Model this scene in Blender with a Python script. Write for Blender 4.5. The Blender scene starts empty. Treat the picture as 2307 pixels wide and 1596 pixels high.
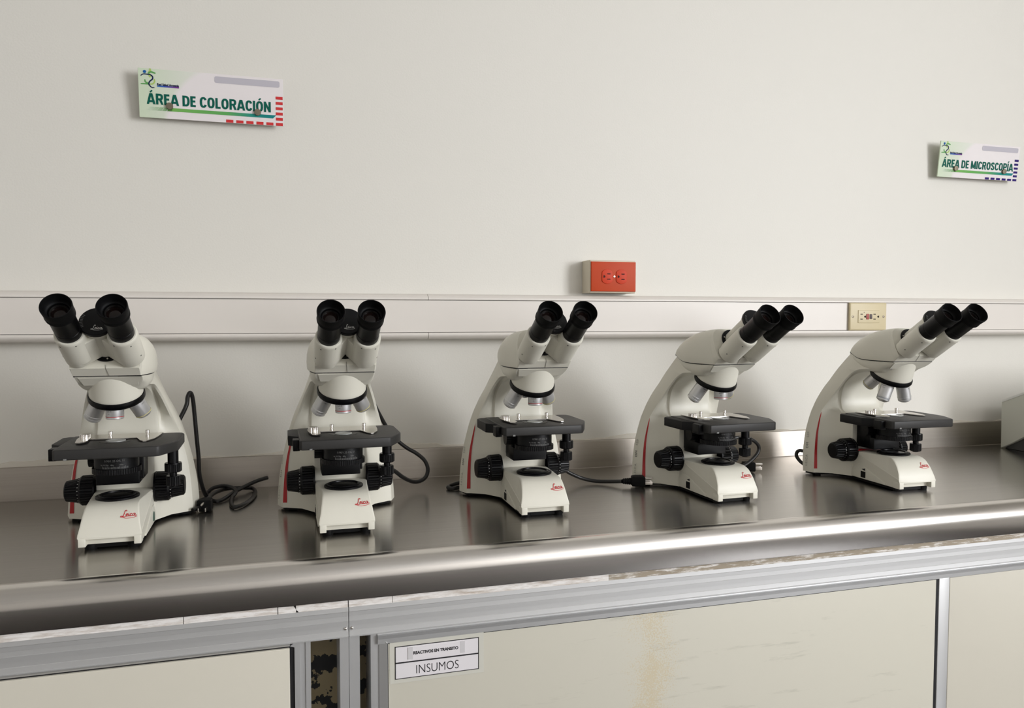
import bpy, bmesh, math, random
from mathutils import Vector, Matrix
random.seed(7)
PI = math.pi
sc = bpy.context.scene
col = sc.collection

# ------------------------------------------------------------------ camera
cam_d = bpy.data.cameras.new('camera'); cam = bpy.data.objects.new('camera', cam_d); col.objects.link(cam)
fw = Vector((0.28290, 0.95792, -0.04844)).normalized()
rt = Vector((0.95904, -0.28327, 0.00069)); rt = (rt - fw*rt.dot(fw)).normalized()
up = rt.cross(fw)
cam.matrix_world = Matrix(((rt.x, up.x, -fw.x, 0.0), (rt.y, up.y, -fw.y, -1.7699), (rt.z, up.z, -fw.z, 0.3689), (0, 0, 0, 1)))
cam_d.sensor_fit = 'HORIZONTAL'; cam_d.sensor_width = 36.0; cam_d.lens = 1765.66/2307*36.0
cam_d.clip_start = 0.02
sc.camera = cam

# ------------------------------------------------------------------ world, daylight, exposure
w = bpy.data.worlds.new('world'); sc.world = w; w.use_nodes = True
w.node_tree.nodes['Background'].inputs[0].default_value = (0.75, 0.85, 1.0, 1)
w.node_tree.nodes['Background'].inputs[1].default_value = 1.0

def area(name, loc, target, sx, sy, power, colr):
    d = bpy.data.lights.new(name, 'AREA'); d.shape = 'RECTANGLE'; d.size = sx; d.size_y = sy
    d.energy = power; d.color = colr
    o = bpy.data.objects.new(name, d); col.objects.link(o); o.location = loc
    o.rotation_euler = (Vector(target)-Vector(loc)).to_track_quat('-Z', 'Y').to_euler()
    return o
ROOM = dict(x0=-2.6, x1=3.5, y0=-5.2, z0=-0.90, z1=1.95)
# daylight entering by the window of the right-hand wall
area('daylight_side_window', (3.47, -3.70, 1.00), (0.0, -3.0, 0.75), 1.8, 1.60, 182, (0.965, 0.975, 1.0))

sc.view_settings.view_transform = 'Standard'; sc.view_settings.look = 'None'
sc.view_settings.gamma = 1.0; sc.view_settings.use_curve_mapping = False
sc.view_settings.exposure = 0.0

# ------------------------------------------------------------------ helpers: materials
def srgb(r, g, b):
    f = lambda c: (c/255)/12.92 if c/255 <= 0.04045 else ((c/255+0.055)/1.055)**2.4
    return (f(r), f(g), f(b), 1)
MATS = {}
def mat(name, c, rough=0.5, metal=0.0, spec=0.5, noise=None, bump=None, coat=0.0):
    """noise=(scale, amount) colour variation; bump=(scale, strength, distance)"""
    m = bpy.data.materials.new(name); m.use_nodes = True; nt = m.node_tree
    b = nt.nodes['Principled BSDF']
    b.inputs['Base Color'].default_value = c; b.inputs['Roughness'].default_value = rough
    b.inputs['Metallic'].default_value = metal; b.inputs['Specular IOR Level'].default_value = spec
    if coat: b.inputs['Coat Weight'].default_value = coat; b.inputs['Coat Roughness'].default_value = 0.1
    tc = nt.nodes.new('ShaderNodeTexCoord')
    if noise:
        n = nt.nodes.new('ShaderNodeTexNoise'); n.inputs['Scale'].default_value = noise[0]; n.inputs['Detail'].default_value = 4
        nt.links.new(tc.outputs['Object'], n.inputs['Vector'])
        mx = nt.nodes.new('ShaderNodeMix'); mx.data_type = 'RGBA'
        k = noise[1]
        mx.inputs[6].default_value = (c[0]*(1-k), c[1]*(1-k), c[2]*(1-k), 1); mx.inputs[7].default_value = (min(1, c[0]*(1+k)), min(1, c[1]*(1+k)), min(1, c[2]*(1+k)), 1)
        nt.links.new(n.outputs['Fac'], mx.inputs[0]); nt.links.new(mx.outputs[2], b.inputs['Base Color'])
    if bump:
        n2 = nt.nodes.new('ShaderNodeTexNoise'); n2.inputs['Scale'].default_value = bump[0]; n2.inputs['Detail'].default_value = 3
        nt.links.new(tc.outputs['Object'], n2.inputs['Vector'])
        bp = nt.nodes.new('ShaderNodeBump'); bp.inputs['Strength'].default_value = bump[1]; bp.inputs['Distance'].default_value = bump[2]
        nt.links.new(n2.outputs['Fac'], bp.inputs['Height']); nt.links.new(bp.outputs[0], b.inputs['Normal'])
    MATS[name] = m
    return m

M_wall = mat('wall_paint', srgb(222, 219, 211), 0.55, noise=(1.1, 0.02), bump=(260, 0.16, 0.0012))
M_ceil = mat('ceiling_paint', srgb(234, 232, 228), 0.8)
M_wall2 = mat('room_paint', srgb(228, 225, 220), 0.7)
M_floor = mat('floor_tile', srgb(32, 26, 23), 0.34, noise=(3, 0.06))
M_trunk = mat('trunking_plastic', srgb(223, 217, 210), 0.38, noise=(6, 0.015))
M_white = mat('instrument_paint', srgb(218, 215, 202), 0.42, bump=(1500, 0.08, 0.0003))
M_seam = mat('dark_gasket', srgb(22, 22, 22), 0.7)
M_black = mat('black_plastic', srgb(6, 6, 8), 0.36, spec=0.2)
M_blackm = mat('black_matt_metal', srgb(12, 12, 14), 0.45, spec=0.22)
M_stage = mat('stage_black', srgb(48, 47, 46), 0.45, spec=0.25)
M_rubber = mat('black_rubber', srgb(5, 5, 6), 0.6, spec=0.2)
M_cord = mat('cord_rubber', srgb(16, 15, 16), 0.36)
M_chrome = mat('satin_chrome', (0.62, 0.62, 0.62, 1), 0.45, 0.8)
M_bright = mat('bright_chrome', (0.70, 0.67, 0.63, 1), 0.24, 1.0)
M_red = mat('red_paint', srgb(178, 14, 20), 0.4)
M_redlogo = mat('red_print', srgb(196, 32, 46), 0.5)
M_print_w = mat('white_print', srgb(205, 205, 200), 0.6)
M_print_g = mat('grey_print', srgb(120, 120, 118), 0.6)
M_ink = mat('black_ink', srgb(28, 26, 30), 0.6)
M_greyink = mat('grey_ink', srgb(104, 103, 96), 0.6)
M_sidegrey = mat('pale_grey_print', srgb(152, 151, 142), 0.6)
M_sidedark = mat('mid_grey_print', srgb(84, 82, 78), 0.6)
M_lens = mat('coated_lens', srgb(22, 13, 11), 0.12, 0.0, 0.35)
M_glass = mat('pale_lens', srgb(170, 172, 170), 0.35, 0.2)
M_greensw = mat('green_switch', srgb(20, 70, 58), 0.4)
M_yell = mat('yellow_ring', srgb(196, 186, 132), 0.5)
M_ringred = mat('red_ring', srgb(170, 60, 62), 0.5)
M_ringwhite = mat('white_ring', srgb(190, 192, 190), 0.5)
M_ringblue = mat('blue_ring', srgb(150, 156, 164), 0.5)
M_orange = mat('orange_plate', srgb(188, 64, 18), 0.5, spec=0.25, noise=(30, 0.05))
M_orange2 = mat('orange_socket', srgb(200, 58, 22), 0.5, spec=0.25)
M_slot = mat('slot_dark', srgb(60, 10, 6), 0.8)
M_slotb = mat('slot_brown', srgb(36, 28, 14), 0.8)
M_boxbeige = mat('beige_box', srgb(214, 205, 186), 0.5)
M_beige = mat('beige_plate', srgb(206, 192, 156), 0.45, noise=(25, 0.03))
M_btnred = mat('reset_button', srgb(160, 60, 56), 0.5)
M_btnblk = mat('test_button', srgb(80, 66, 66), 0.5)
M_alu = mat('anodised_aluminium', (0.66, 0.66, 0.66, 1), 0.42, 0.7)
M_door = mat('cream_laminate', srgb(214, 208, 190), 0.42)
M_gap = mat('black_gasket_strip', srgb(10, 9, 14), 0.6)
M_paper = mat('paper_white', srgb(224, 220, 222), 0.6)
M_sleeve = mat('clear_sleeve', srgb(206, 204, 193), 0.2)
M_device = mat('device_enamel', srgb(196, 197, 186), 0.45)
M_devdark = mat('device_base', srgb(60, 60, 60), 0.5)
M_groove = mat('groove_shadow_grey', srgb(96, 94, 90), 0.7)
M_bolt = mat('standoff_metal', srgb(124, 114, 98), 0.4, 0.5)
M_frame = mat('window_frame_paint', srgb(220, 220, 216), 0.5)

def link_obj(m, frm, to): m.node_tree.links.new(frm, to)

def steel(name, base, rough, aniso, streak):
    m = bpy.data.materials.new(name); m.use_nodes = True; nt = m.node_tree; b = nt.nodes['Principled BSDF']
    b.inputs['Metallic'].default_value = 1.0
    tc = nt.nodes.new('ShaderNodeTexCoord'); mp = nt.nodes.new('ShaderNodeMapping'); mp.inputs['Scale'].default_value = (1.6, 130, 130)
    nt.links.new(tc.outputs['Object'], mp.inputs['Vector'])
    n = nt.nodes.new('ShaderNodeTexNoise'); n.inputs['Scale'].default_value = 1.0; n.inputs['Detail'].default_value = 5; n.inputs['Roughness'].default_value = 0.6
    nt.links.new(mp.outputs[0], n.inputs['Vector'])
    n2 = nt.nodes.new('ShaderNodeTexNoise'); n2.inputs['Scale'].default_value = 4.0; n2.inputs['Detail'].default_value = 3
    nt.links.new(tc.outputs['Object'], n2.inputs['Vector'])
    mx = nt.nodes.new('ShaderNodeMix'); mx.data_type = 'RGBA'
    mx.inputs[6].default_value = tuple(c*(1-streak) for c in base)+(1,); mx.inputs[7].default_value = tuple(min(1, c*(1+streak)) for c in base)+(1,)
    nt.links.new(n.outputs['Fac'], mx.inputs[0]); nt.links.new(mx.outputs[2], b.inputs['Base Color'])
    mr = nt.nodes.new('ShaderNodeMapRange'); mr.inputs['To Min'].default_value = rough*0.8; mr.inputs['To Max'].default_value = rough*1.25
    nt.links.new(n2.outputs['Fac'], mr.inputs['Value']); nt.links.new(mr.outputs[0], b.inputs['Roughness'])
    if aniso:
        b.inputs['Anisotropic'].default_value = aniso
        tg = nt.nodes.new('ShaderNodeTangent'); tg.direction_type = 'UV_MAP'; tg.uv_map = 'uv'
        nt.links.new(tg.outputs[0], b.inputs['Tangent'])
    MATS[name] = m
    return m
M_steel = steel('brushed_steel', (0.50, 0.475, 0.445), 0.21, 0.85, 0.14)
M_splash = steel('backsplash_steel', (0.40, 0.365, 0.325), 0.40, 0.7, 0.14)
M_nose = steel('polished_steel', (0.70, 0.67, 0.64), 0.20, 0.0, 0.10)

def gradient_mat(name, axis, a, bnd, stops, rough=0.5):
    m = bpy.data.materials.new(name); m.use_nodes = True; nt = m.node_tree; b = nt.nodes['Principled BSDF']; b.inputs['Roughness'].default_value = rough; b.inputs['Specular IOR Level'].default_value = .15
    tc = nt.nodes.new('ShaderNodeTexCoord'); sp = nt.nodes.new('ShaderNodeSeparateXYZ'); nt.links.new(tc.outputs['Object'], sp.inputs[0])
    mr = nt.nodes.new('ShaderNodeMapRange'); mr.inputs['From Min'].default_value = a; mr.inputs['From Max'].default_value = bnd
    nt.links.new(sp.outputs[axis], mr.inputs['Value'])
    cr = nt.nodes.new('ShaderNodeValToRGB'); e = cr.color_ramp.elements
    e[0].position = stops[0][0]; e[0].color = stops[0][1]; e[1].position = stops[-1][0]; e[1].color = stops[-1][1]
    for p, c in stops[1:-1]:
        k = e.new(p); k.color = c
    nt.links.new(mr.outputs[0], cr.inputs[0]); nt.links.new(cr.outputs[0], b.inputs['Base Color'])
    MATS[name] = m
    return m

# ------------------------------------------------------------------ helpers: meshes
def V(*a): return Vector(a)
class MB:
    def __init__(s): s.v = []; s.f = []; s.mi = []; s.cur = 0
    def add(s, vs, fs, M=None):
        o = len(s.v)
        s.v += [tuple(M @ Vector(p)) if M else tuple(p) for p in vs]
        s.f += [tuple(i+o for i in f) for f in fs]; s.mi += [s.cur]*len(fs)
        return s
    def box(s, x0, x1, y0, y1, z0, z1, bev=0.0, M=None):
        if bev <= 0:
            vs = [(x0,y0,z0),(x1,y0,z0),(x1,y1,z0),(x0,y1,z0),(x0,y0,z1),(x1,y0,z1),(x1,y1,z1),(x0,y1,z1)]
            return s.add(vs, [(0,3,2,1),(4,5,6,7),(0,1,5,4),(1,2,6,5),(2,3,7,6),(3,0,4,7)], M)
        bm = bmesh.new(); bmesh.ops.create_cube(bm, size=1)
        for v in bm.verts: v.co = Vector(((x0+x1)/2+v.co.x*(x1-x0), (y0+y1)/2+v.co.y*(y1-y0), (z0+z1)/2+v.co.z*(z1-z0)))
        bmesh.ops.bevel(bm, geom=bm.edges[:], offset=bev, segments=3, affect='EDGES', profile=0.5)
        bm.verts.ensure_lookup_table(); bm.verts.index_update()
        s.add([tuple(v.co) for v in bm.verts], [tuple(v.index for v in f.verts) for f in bm.faces], M); bm.free(); return s
    def prism(s, poly, d0, d1, axis='z', M=None, bev=0.0):
        """polygon extruded along an axis; poly in the two other axes (x,y)/(x,z)/(y,z)"""
        def P(a, b, d): return {'z': (a, b, d), 'y': (a, d, b), 'x': (d, a, b)}[axis]
        n = len(poly)
        if bev <= 0:
            vs = [P(a, b, d0) for a, b in poly]+[P(a, b, d1) for a, b in poly]
            fs = [tuple(range(n))[::-1], tuple(range(n, 2*n))]+[(i, (i+1) % n, n+(i+1) % n, n+i) for i in range(n)]
            return s.add(vs, fs, M)
        # rounded rim: inset by normals
        cx = sum(p[0] for p in poly)/n; cy = sum(p[1] for p in poly)/n
        ar = sum(poly[i][0]*poly[(i+1) % n][1]-poly[(i+1) % n][0]*poly[i][1] for i in range(n))
        sg = 1 if ar > 0 else -1
        def inset(k):
            out = []
            for i in range(n):
                p0 = Vector(poly[i-1]); p1 = Vector(poly[i]); p2 = Vector(poly[(i+1) % n])
                e1 = (p1-p0).normalized(); e2 = (p2-p1).normalized()
                n1 = Vector((-e1.y, e1.x))*sg; n2 = Vector((-e2.y, e2.x))*sg
                q = (n1+n2); L = max(0.35, q.length_squared/2)
                out.append(tuple(p1+q/L*k))
            return out
        rings = []
        sd = 1 if d1 > d0 else -1
        for a in (0, 30, 60, 90): rings.append((inset(bev*(1-math.sin(math.radians(a)))), d0+sd*bev*(1-math.cos(math.radians(a)))))
        for a in (90, 60, 30, 0): rings.append((inset(bev*(1-math.sin(math.radians(a)))), d1-sd*bev*(1-math.cos(math.radians(a)))))
        vs = [P(a, b, d) for r, d in rings for a, b in r]; fs = []
        for k in range(len(rings)-1):
            for i in range(n): fs.append((k*n+i, k*n+(i+1) % n, (k+1)*n+(i+1) % n, (k+1)*n+i))
        fs.append(tuple(range(n))[::-1]); fs.append(tuple(range((len(rings)-1)*n, len(rings)*n)))
        return s.add(vs, fs, M)
    def lathe(s, prof, seg=40, M=None, close=True):
        """prof: (r, z) pairs turned about z"""
        vs = []; fs = []; idx = []
        for r, z in prof:
            if r < 1e-7: idx.append([len(vs)]); vs.append((0, 0, z))
            else:
                idx.append(list(range(len(vs), len(vs)+seg)))
                vs += [(r*math.cos(2*PI*i/seg), r*math.sin(2*PI*i/seg), z) for i in range(seg)]
        for a, b in zip(idx, idx[1:]):
            for i in range(seg):
                j = (i+1) % seg
                if len(a) == 1 and len(b) == 1: continue
                if len(a) == 1: fs.append((a[0], b[j], b[i]))
                elif len(b) == 1: fs.append((a[i], a[j], b[0]))
                else: fs.append((a[i], a[j], b[j], b[i]))
        return s.add(vs, fs, M)
    def loft(s, rings, cap0=True, cap1=True, closed=True, M=None):
        n = len(rings[0]); vs = [p for r in rings for p in r]; fs = []
        for k in range(len(rings)-1):
            for i in range(n if closed else n-1):
                j = (i+1) % n; fs.append((k*n+i, k*n+j, (k+1)*n+j, (k+1)*n+i))
        if cap0: fs.append(tuple(range(n))[::-1])
        if cap1: fs.append(tuple(range((len(rings)-1)*n, len(rings)*n)))
        return s.add(vs, fs, M)
    def tube(s, pts, r, seg=10, caps=True, M=None):
        pts = [Vector(p) for p in pts]; rings = []; prev = None
        for i, p in enumerate(pts):
            t = (pts[min(i+1, len(pts)-1)]-pts[max(i-1, 0)]).normalized()
            if prev is None:
                a = Vector((0, 0, 1)) if abs(t.z) < 0.9 else Vector((1, 0, 0)); nrm = t.cross(a).normalized()
            else: nrm = (prev-t*prev.dot(t)).normalized()
            prev = nrm; bn = t.cross(nrm); rr = r(i/(len(pts)-1)) if callable(r) else r
            rings.append([tuple(p+(nrm*math.cos(2*PI*k/seg)+bn*math.sin(2*PI*k/seg))*rr) for k in range(seg)])
        return s.loft(rings, caps, caps, True, M)
    def mesh(s, name, mats, smooth=35):
        me = bpy.data.meshes.new(name); me.from_pydata(s.v, [], s.f); me.update()
        bm = bmesh.new(); bm.from_mesh(me); bmesh.ops.recalc_face_normals(bm, faces=bm.faces[:]); bm.to_mesh(me); bm.free()
        for m in (mats if isinstance(mats, (list, tuple)) else [mats]): me.materials.append(m)
        for p, k in zip(me.polygons, s.mi): p.material_index = k
        if smooth:
            for p in me.polygons: p.use_smooth = True
            me.set_sharp_from_angle(angle=math.radians(smooth))
        return me
def ob(name, me, parent=None, loc=None, rot=None):
    o = bpy.data.objects.new(name, me); col.objects.link(o)
    if parent: o.parent = parent
    if loc is not None: o.location = loc
    if rot is not None: o.rotation_euler = rot
    return o
def put(name, mb, mats, parent=None, smooth=35, loc=None, rot=None): return ob(name, mb.mesh(name, mats, smooth), parent, loc, rot)
def tag(o, label=None, cat=None, group=None, kind=None):
    if label: o['label'] = label
    if cat: o['category'] = cat
    if group: o['group'] = group
    if kind: o['kind'] = kind
    return o
def empty(name, loc=(0, 0, 0), rz=0.0):
    o = bpy.data.objects.new(name, None); col.objects.link(o); o.location = loc; o.rotation_euler = (0, 0, rz); o.empty_display_size = 0.05
    return o
def frame(origin, zdir, xhint=(1, 0, 0)):
    z = Vector(zdir).normalized(); x = Vector(xhint); x = (x-z*x.dot(z)).normalized(); y = z.cross(x)
    return Matrix(((x.x, y.x, z.x, origin[0]), (x.y, y.y, z.y, origin[1]), (x.z, y.z, z.z, origin[2]), (0, 0, 0, 1)))
def catmull(pts, n=6):
    out = []; P = [tuple(p) for p in pts]
    for i in range(len(P)-1):
        p0 = P[max(i-1, 0)]; p1 = P[i]; p2 = P[i+1]; p3 = P[min(i+2, len(P)-1)]
        for k in range(n):
            t = k/n
            out.append(tuple(0.5*((2*b)+(-a+c)*t+(2*a-5*b+4*c-d)*t*t+(-a+3*b-3*c+d)*t**3) for a, b, c, d in zip(p0, p1, p2, p3)))
    out.append(P[-1]); return out
def lerp(a, b, t): return tuple(x+(y-x)*t for x, y in zip(a, b))
def interp(tab, x):
    if x <= tab[0][0]: return tab[0][1]
    for (a, va), (b, vb) in zip(tab, tab[1:]):
        if x <= b: return va+(vb-va)*(x-a)/(b-a)
    return tab[-1][1]
TXT = {}
def text_geo(body, size, bold=0.0, sx=1.0, align='LEFT', space=1.0):
    """flat lettering as (verts, faces); x scaled by sx"""
    key = (body, size, bold, sx, align, space)
    if key in TXT: return TXT[key]
    c = bpy.data.curves.new('text', 'FONT'); c.body = body; c.size = size; c.offset = bold; c.align_x = align; c.space_character = space; c.resolution_u = 4
    o = bpy.data.objects.new('text', c); me = bpy.data.meshes.new_from_object(o)
    vs = [(v.co.x*sx, v.co.y, 0.0) for v in me.vertices]; fs = [tuple(p.vertices) for p in me.polygons]
    bpy.data.objects.remove(o); bpy.data.curves.remove(c); bpy.data.meshes.remove(me)
    TXT[key] = (vs, fs); return vs, fs
def add_text(mb, M, body, size, **k):
    vs, fs = text_geo(body, size, **k); mb.add(vs, fs, M); return mb
def fit_text(mb, M, body, width, height, bold=0.0, space=1.0):
    """capital letters stretched to an exact width and cap height"""
    vs, fs = text_geo(body, 1.0, bold=bold, space=space)
    cv, cf = text_geo('E', 1.0, bold=bold)
    x0 = min(v[0] for v in vs); x1 = max(v[0] for v in vs); hy = max(v[1] for v in cv)-min(v[1] for v in cv); y0 = min(v[1] for v in cv)
    mb.add([((v[0]-x0)/(x1-x0)*width, (v[1]-y0)/hy*height, 0) for v in vs], fs, M)
def stroke(mb, pts, hw, f, clampy=None):
    n = len(pts); L = []; Rr = []
    for i, p in enumerate(pts):
        a = pts[max(i-1, 0)]; b_ = pts[min(i+1, n-1)]; d = Vector((b_[0]-a[0], b_[1]-a[1])).normalized(); nn = Vector((-d.y, d.x))
        q = [(p[0]+nn.x*hw, p[1]+nn.y*hw), (p[0]-nn.x*hw, p[1]-nn.y*hw)]
        if clampy: q = [(x, max(clampy[0], min(clampy[1], y))) for x, y in q]
        L.append(f(*q[0])); Rr.append(f(*q[1]))
    mb.add(L+Rr, [(i, i+1, n+i+1, n+i) for i in range(n-1)])
def sup(cx, cy, rx, ry, a0, a1, n=22, e=2.5):
    out = []
    for k in range(n+1):
        a = math.radians(a0+(a1-a0)*k/n); c, s_ = math.cos(a), math.sin(a)
        out.append((cx+rx*math.copysign(abs(c)**(2/e), c), cy+ry*math.copysign(abs(s_)**(2/e), s_)))
    return out
def block_glyph(ch):
    """condensed bold capitals: (advance, strokes); unit cap height"""
    h = .092; W_ = .56; st = lambda x: [(x, 0), (x, 1)]
    acc = ch in 'ÁÓÍ'; b_ = {'Á': 'A', 'Ó': 'O', 'Í': 'I'}.get(ch, ch); S_ = []
    if b_ == 'A': w_ = .62; S_ = [[(.055, -.05), (.285, 1.05)], [(w_-.055, -.05), (w_-.285, 1.05)], [(.15, .27), (w_-.15, .27)], [(.25, .96), (w_-.25, .96)]]
    elif b_ == 'R': w_ = .57; S_ = [st(h), [(h, 1-h), (.30, 1-h)]+sup(.30, .70, .17, .70-.50+.01, 90, -90, 14), [(.30, .49), (h, .49)], [(.32, .50), (.50, -.05)]]
    elif b_ == 'P': w_ = .54; S_ = [st(h), [(h, 1-h), (.28, 1-h)]+sup(.28, .68, .17, .228, 90, -90, 14), [(.28, .455), (h, .455)]]
    elif b_ == 'E': w_ = .45; S_ = [st(h), [(h, 1-h), (w_-.02, 1-h)], [(h, .52), (w_-.05, .52)], [(h, h), (w_-.02, h)]]
    elif b_ == 'D': w_ = .56; S_ = [st(h), [(h, 1-h), (.24, 1-h)]+sup(.24, .5, .24, .5-h, 90, -90, 18), [(.24, h), (h, h)]]
    elif b_ == 'C': w_ = .54; S_ = [sup(.285, .5, .195, .5-h, 28, 332, 26)]
    elif b_ == 'O': w_ = .58; S_ = [sup(.29, .5, .20, .5-h, 0, 360, 32)]
    elif b_ == 'L': w_ = .42; S_ = [st(h), [(h, h), (w_-.01, h)]]
    elif b_ == 'I': w_ = .19; S_ = [st(.095)]
    elif b_ == 'N': w_ = .58; S_ = [st(h), st(w_-h), [(h-.01, 1.04), (w_-h+.01, -.04)]]
    elif b_ == 'M': w_ = .74; S_ = [st(h), st(w_-h), [(h, 1.04), (w_/2, .10)], [(w_-h, 1.04), (w_/2, .10)]]
    elif b_ == 'S': w_ = .52; S_ = [catmull([(.44, .73), (.40, .86), (.27, .91), (.12, .84), (.10, .70), (.20, .57), (.33, .47), (.425, .33), (.40, .16), (.26, .09), (.12, .14), (.08, .29)], 4)]
    else: return .24, []
    if acc: S_.append([(w_/2-.06, 1.09), (w_/2+.10, 1.27)])
    return w_, S_
def block_text(mb, M, words, width, height):
    """bold condensed lettering fitted to a width"""
    x = 0; items = []; nk = 0
    for ch in words:
        w_, S_ = block_glyph(ch); items.append((x, S_)); x += w_+(.075 if ch != ' ' else .0)
    k = width/(x-.075)
    for x0, S_ in items:
        for p in S_:
            up_ = max(q[1] for q in p) > 1.06 and min(q[1] for q in p) > 1.0
            nk += 1; stroke(mb, p, .094 if not up_ else .062, lambda a, b_: tuple(M @ Vector(((x0+a)*k, b_*height, (nk % 6)*2.5e-5))), None if up_ else (0, 1))
def text_cyl(mb, r, z, ang0, body, size, M=None, **k):
    """lettering wrapped round a cylinder about z, centred on angle ang0, readable from outside"""
    vs, fs = text_geo(body, size, align='CENTER', **k)
    mb.add([(r*math.cos(ang0+v[0]/r), r*math.sin(ang0+v[0]/r), z+v[1]) for v in vs], fs, M)
SCRIPT = [([(.365,.42),(.35,.49),(.30,.50),(.25,.41),(.22,.26),(.18,.13),(.12,.05),(.05,.03),(.01,.065),(.04,.10),(.11,.085),(.19,.05),(.26,.035),(.31,.065)], .022),
  ([(.33,.14),(.41,.17),(.44,.22),(.41,.26),(.36,.24),(.335,.17),(.35,.10),(.40,.07),(.47,.11)], .021),
  ([(.51,.26),(.495,.16),(.50,.10),(.535,.08),(.58,.12)], .022), ([(.525,.345),(.535,.36)], .024),
  ([(.69,.215),(.66,.26),(.615,.24),(.59,.16),(.605,.10),(.65,.08),(.72,.12)], .022),
  ([(.88,.24),(.82,.265),(.765,.22),(.75,.14),(.78,.085),(.84,.11),(.89,.20),(.905,.26)], .021), ([(.905,.26),(.89,.14),(.92,.09),(1.0,.13)], .022),
  ([(.13,.0),(.3,-.05),(.55,-.06),(.8,-.03),(1.02,.05)], .014)]
def script_logo(mb, fmap):
    """handwritten word mark as flat ribbons, fmap(u,v)->point"""
    for pts, hw in SCRIPT:
        c = catmull(pts, 5)
        L = []; R = []
        for i, p in enumerate(c):
            a = c[max(i-1, 0)]; b = c[min(i+1, len(c)-1)]; d = Vector((b[0]-a[0], b[1]-a[1])).normalized(); nn = Vector((-d.y, d.x))
            L.append(fmap(p[0]+nn.x*hw, p[1]+nn.y*hw)); R.append(fmap(p[0]-nn.x*hw, p[1]-nn.y*hw))
        n = len(c); mb.add(L+R, [(i, i+1, n+i+1, n+i) for i in range(n-1)])
def add_uv(o, ux=0, uy=1):
    me = o.data; uv = me.uv_layers.new(name='uv')
    for lp in me.loops:
        c = me.vertices[lp.vertex_index].co; uv.data[lp.index].uv = (c[1]+c[2], c[0])

# ================================================================== SETTING
R = ROOM
def struct(name, mb, m, smooth=0): return tag(put(name, mb, m, None, smooth), kind='structure')
struct('floor', MB().box(R['x0'], R['x1'], R['y0'], 0.1, R['z0']-0.1, R['z0']), M_floor)
struct('ceiling', MB().box(R['x0'], R['x1'], R['y0'], 0.1, R['z1'], R['z1']+0.1), M_ceil)
struct('wall_back', MB().box(R['x0'], R['x1'], 0.0, 0.12, R['z0'], R['z1']), M_wall)
struct('wall_left', MB().box(R['x0']-0.1, R['x0'], R['y0'], 0.12, R['z0'], R['z1']), M_wall2)
def wall_hole(name, ax, c0, c1, u0, u1, hu0, hu1, hz0, hz1):
    mb = MB()
    for a, b, z0, z1 in ((u0, hu0, R['z0'], R['z1']), (hu1, u1, R['z0'], R['z1']), (hu0, hu1, R['z0'], hz0), (hu0, hu1, hz1, R['z1'])):
        if ax == 'x': mb.box(c0, c1, a, b, z0, z1)
        else: mb.box(a, b, c0, c1, z0, z1)
    return struct(name, mb, M_wall2)
wall_hole('wall_right', 'x', R['x1'], R['x1']+0.1, R['y0'], 0.12, -4.6, -2.8, 0.15, 1.85)
struct('wall_front', MB().box(R['x0'], R['x1'], R['y0']-0.1, R['y0'], R['z0'], R['z1']), M_wall2)
def window(name, ax, c, u0, u1, z0, z1, n):
    mb = MB(); t = 0.04
    def b(a0, a1, zz0, zz1):
        if ax == 'x': mb.box(c, c+0.06, a0, a1, zz0, zz1)
        else: mb.box(a0, a1, c-0.06, c, zz0, zz1)
    b(u0, u1, z0, z0+t); b(u0, u1, z1-t, z1)
    for i in range(n+1): x = u0+(u1-u0-t)*i/n; b(x, x+t, z0+t, z1-t)
    return struct(name, mb, M_frame)
window('window_1', 'x', R['x1']+0.03, -4.6, -2.8, 0.15, 1.85, 2)
# ragged plaster edge above the backsplash
mb = MB(); xs = [-1.0+i*0.02 for i in range(176)]
top = []; 
for x in xs: top.append(0.0705+0.003*math.sin(x*9)+0.0025*math.sin(x*31+1)+random.uniform(-.0012, .0016)+(0.006 if -0.53 < x < -0.33 or .17 < x < .35 else 0))
vs = [(x, -0.0045, 0.060) for x in xs]+[(x, -0.0035, t) for x, t in zip(xs, top)]+[(x, 0.001, t+0.0015) for x, t in zip(xs, top)]
n = len(xs); fs = []
for i in range(n-1): fs += [(i, i+1, n+i+1, n+i), (n+i, n+i+1, 2*n+i+1, 2*n+i)]
struct('trim_1', MB().add(vs, fs), mat('plaster_edge', srgb(216, 210, 198), 0.7, bump=(90, 0.5, 0.002)), 0)

# ------------------------------------------------------------------ cable trunking (two lengths)
def trunking(x0, x1, label):
    t = empty('cable_trunking', ((x0+x1)/2, 0, 0.367)); tag(t, label, 'trunking', 'white cable trunking lengths on the wall')
    a, b = x0-(x0+x1)/2, x1-(x0+x1)/2; zc = 0.367
    def arc(z0, z1, up_):   # lip profile (y, z), rounded outer edge
        p = []
        if up_:   # upper lip: 0.4045 .. 0.4175
            p = [(0, .4045), (-.0505, .4045), (-.0515, .4055), (-.0515, .4085), (-.0505, .4098), (-.0490, .4105), (-.0470, .4125), (-.0420, .4155), (-.0360, .4172), (-.03, .4178), (0, .4180)]
        else:
            p = [(0, .3318), (-.0500, .3318), (-.0520, .3310), (-.0530, .3290), (-.0530, .3260), (-.0515, .3235), (-.0480, .3200), (-.0430, .3178), (-.0360, .3165), (0, .3162)]
        return [(y, z-zc) for y, z in p]
    put('trunking_lip', MB().prism(arc(0, 0, True), a, b, 'x'), M_trunk, t, 40)
    put('trunking_lip', MB().prism(arc(0, 0, False), a, b, 'x'), M_trunk, t, 40)
    put('trunking_cover', MB().box(a-.0005, b+.0005, -.0485, -.002, .3328-zc, .4034-zc), M_trunk, t, 0)
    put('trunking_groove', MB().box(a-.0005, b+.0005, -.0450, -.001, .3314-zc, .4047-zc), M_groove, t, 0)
    return t
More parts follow.
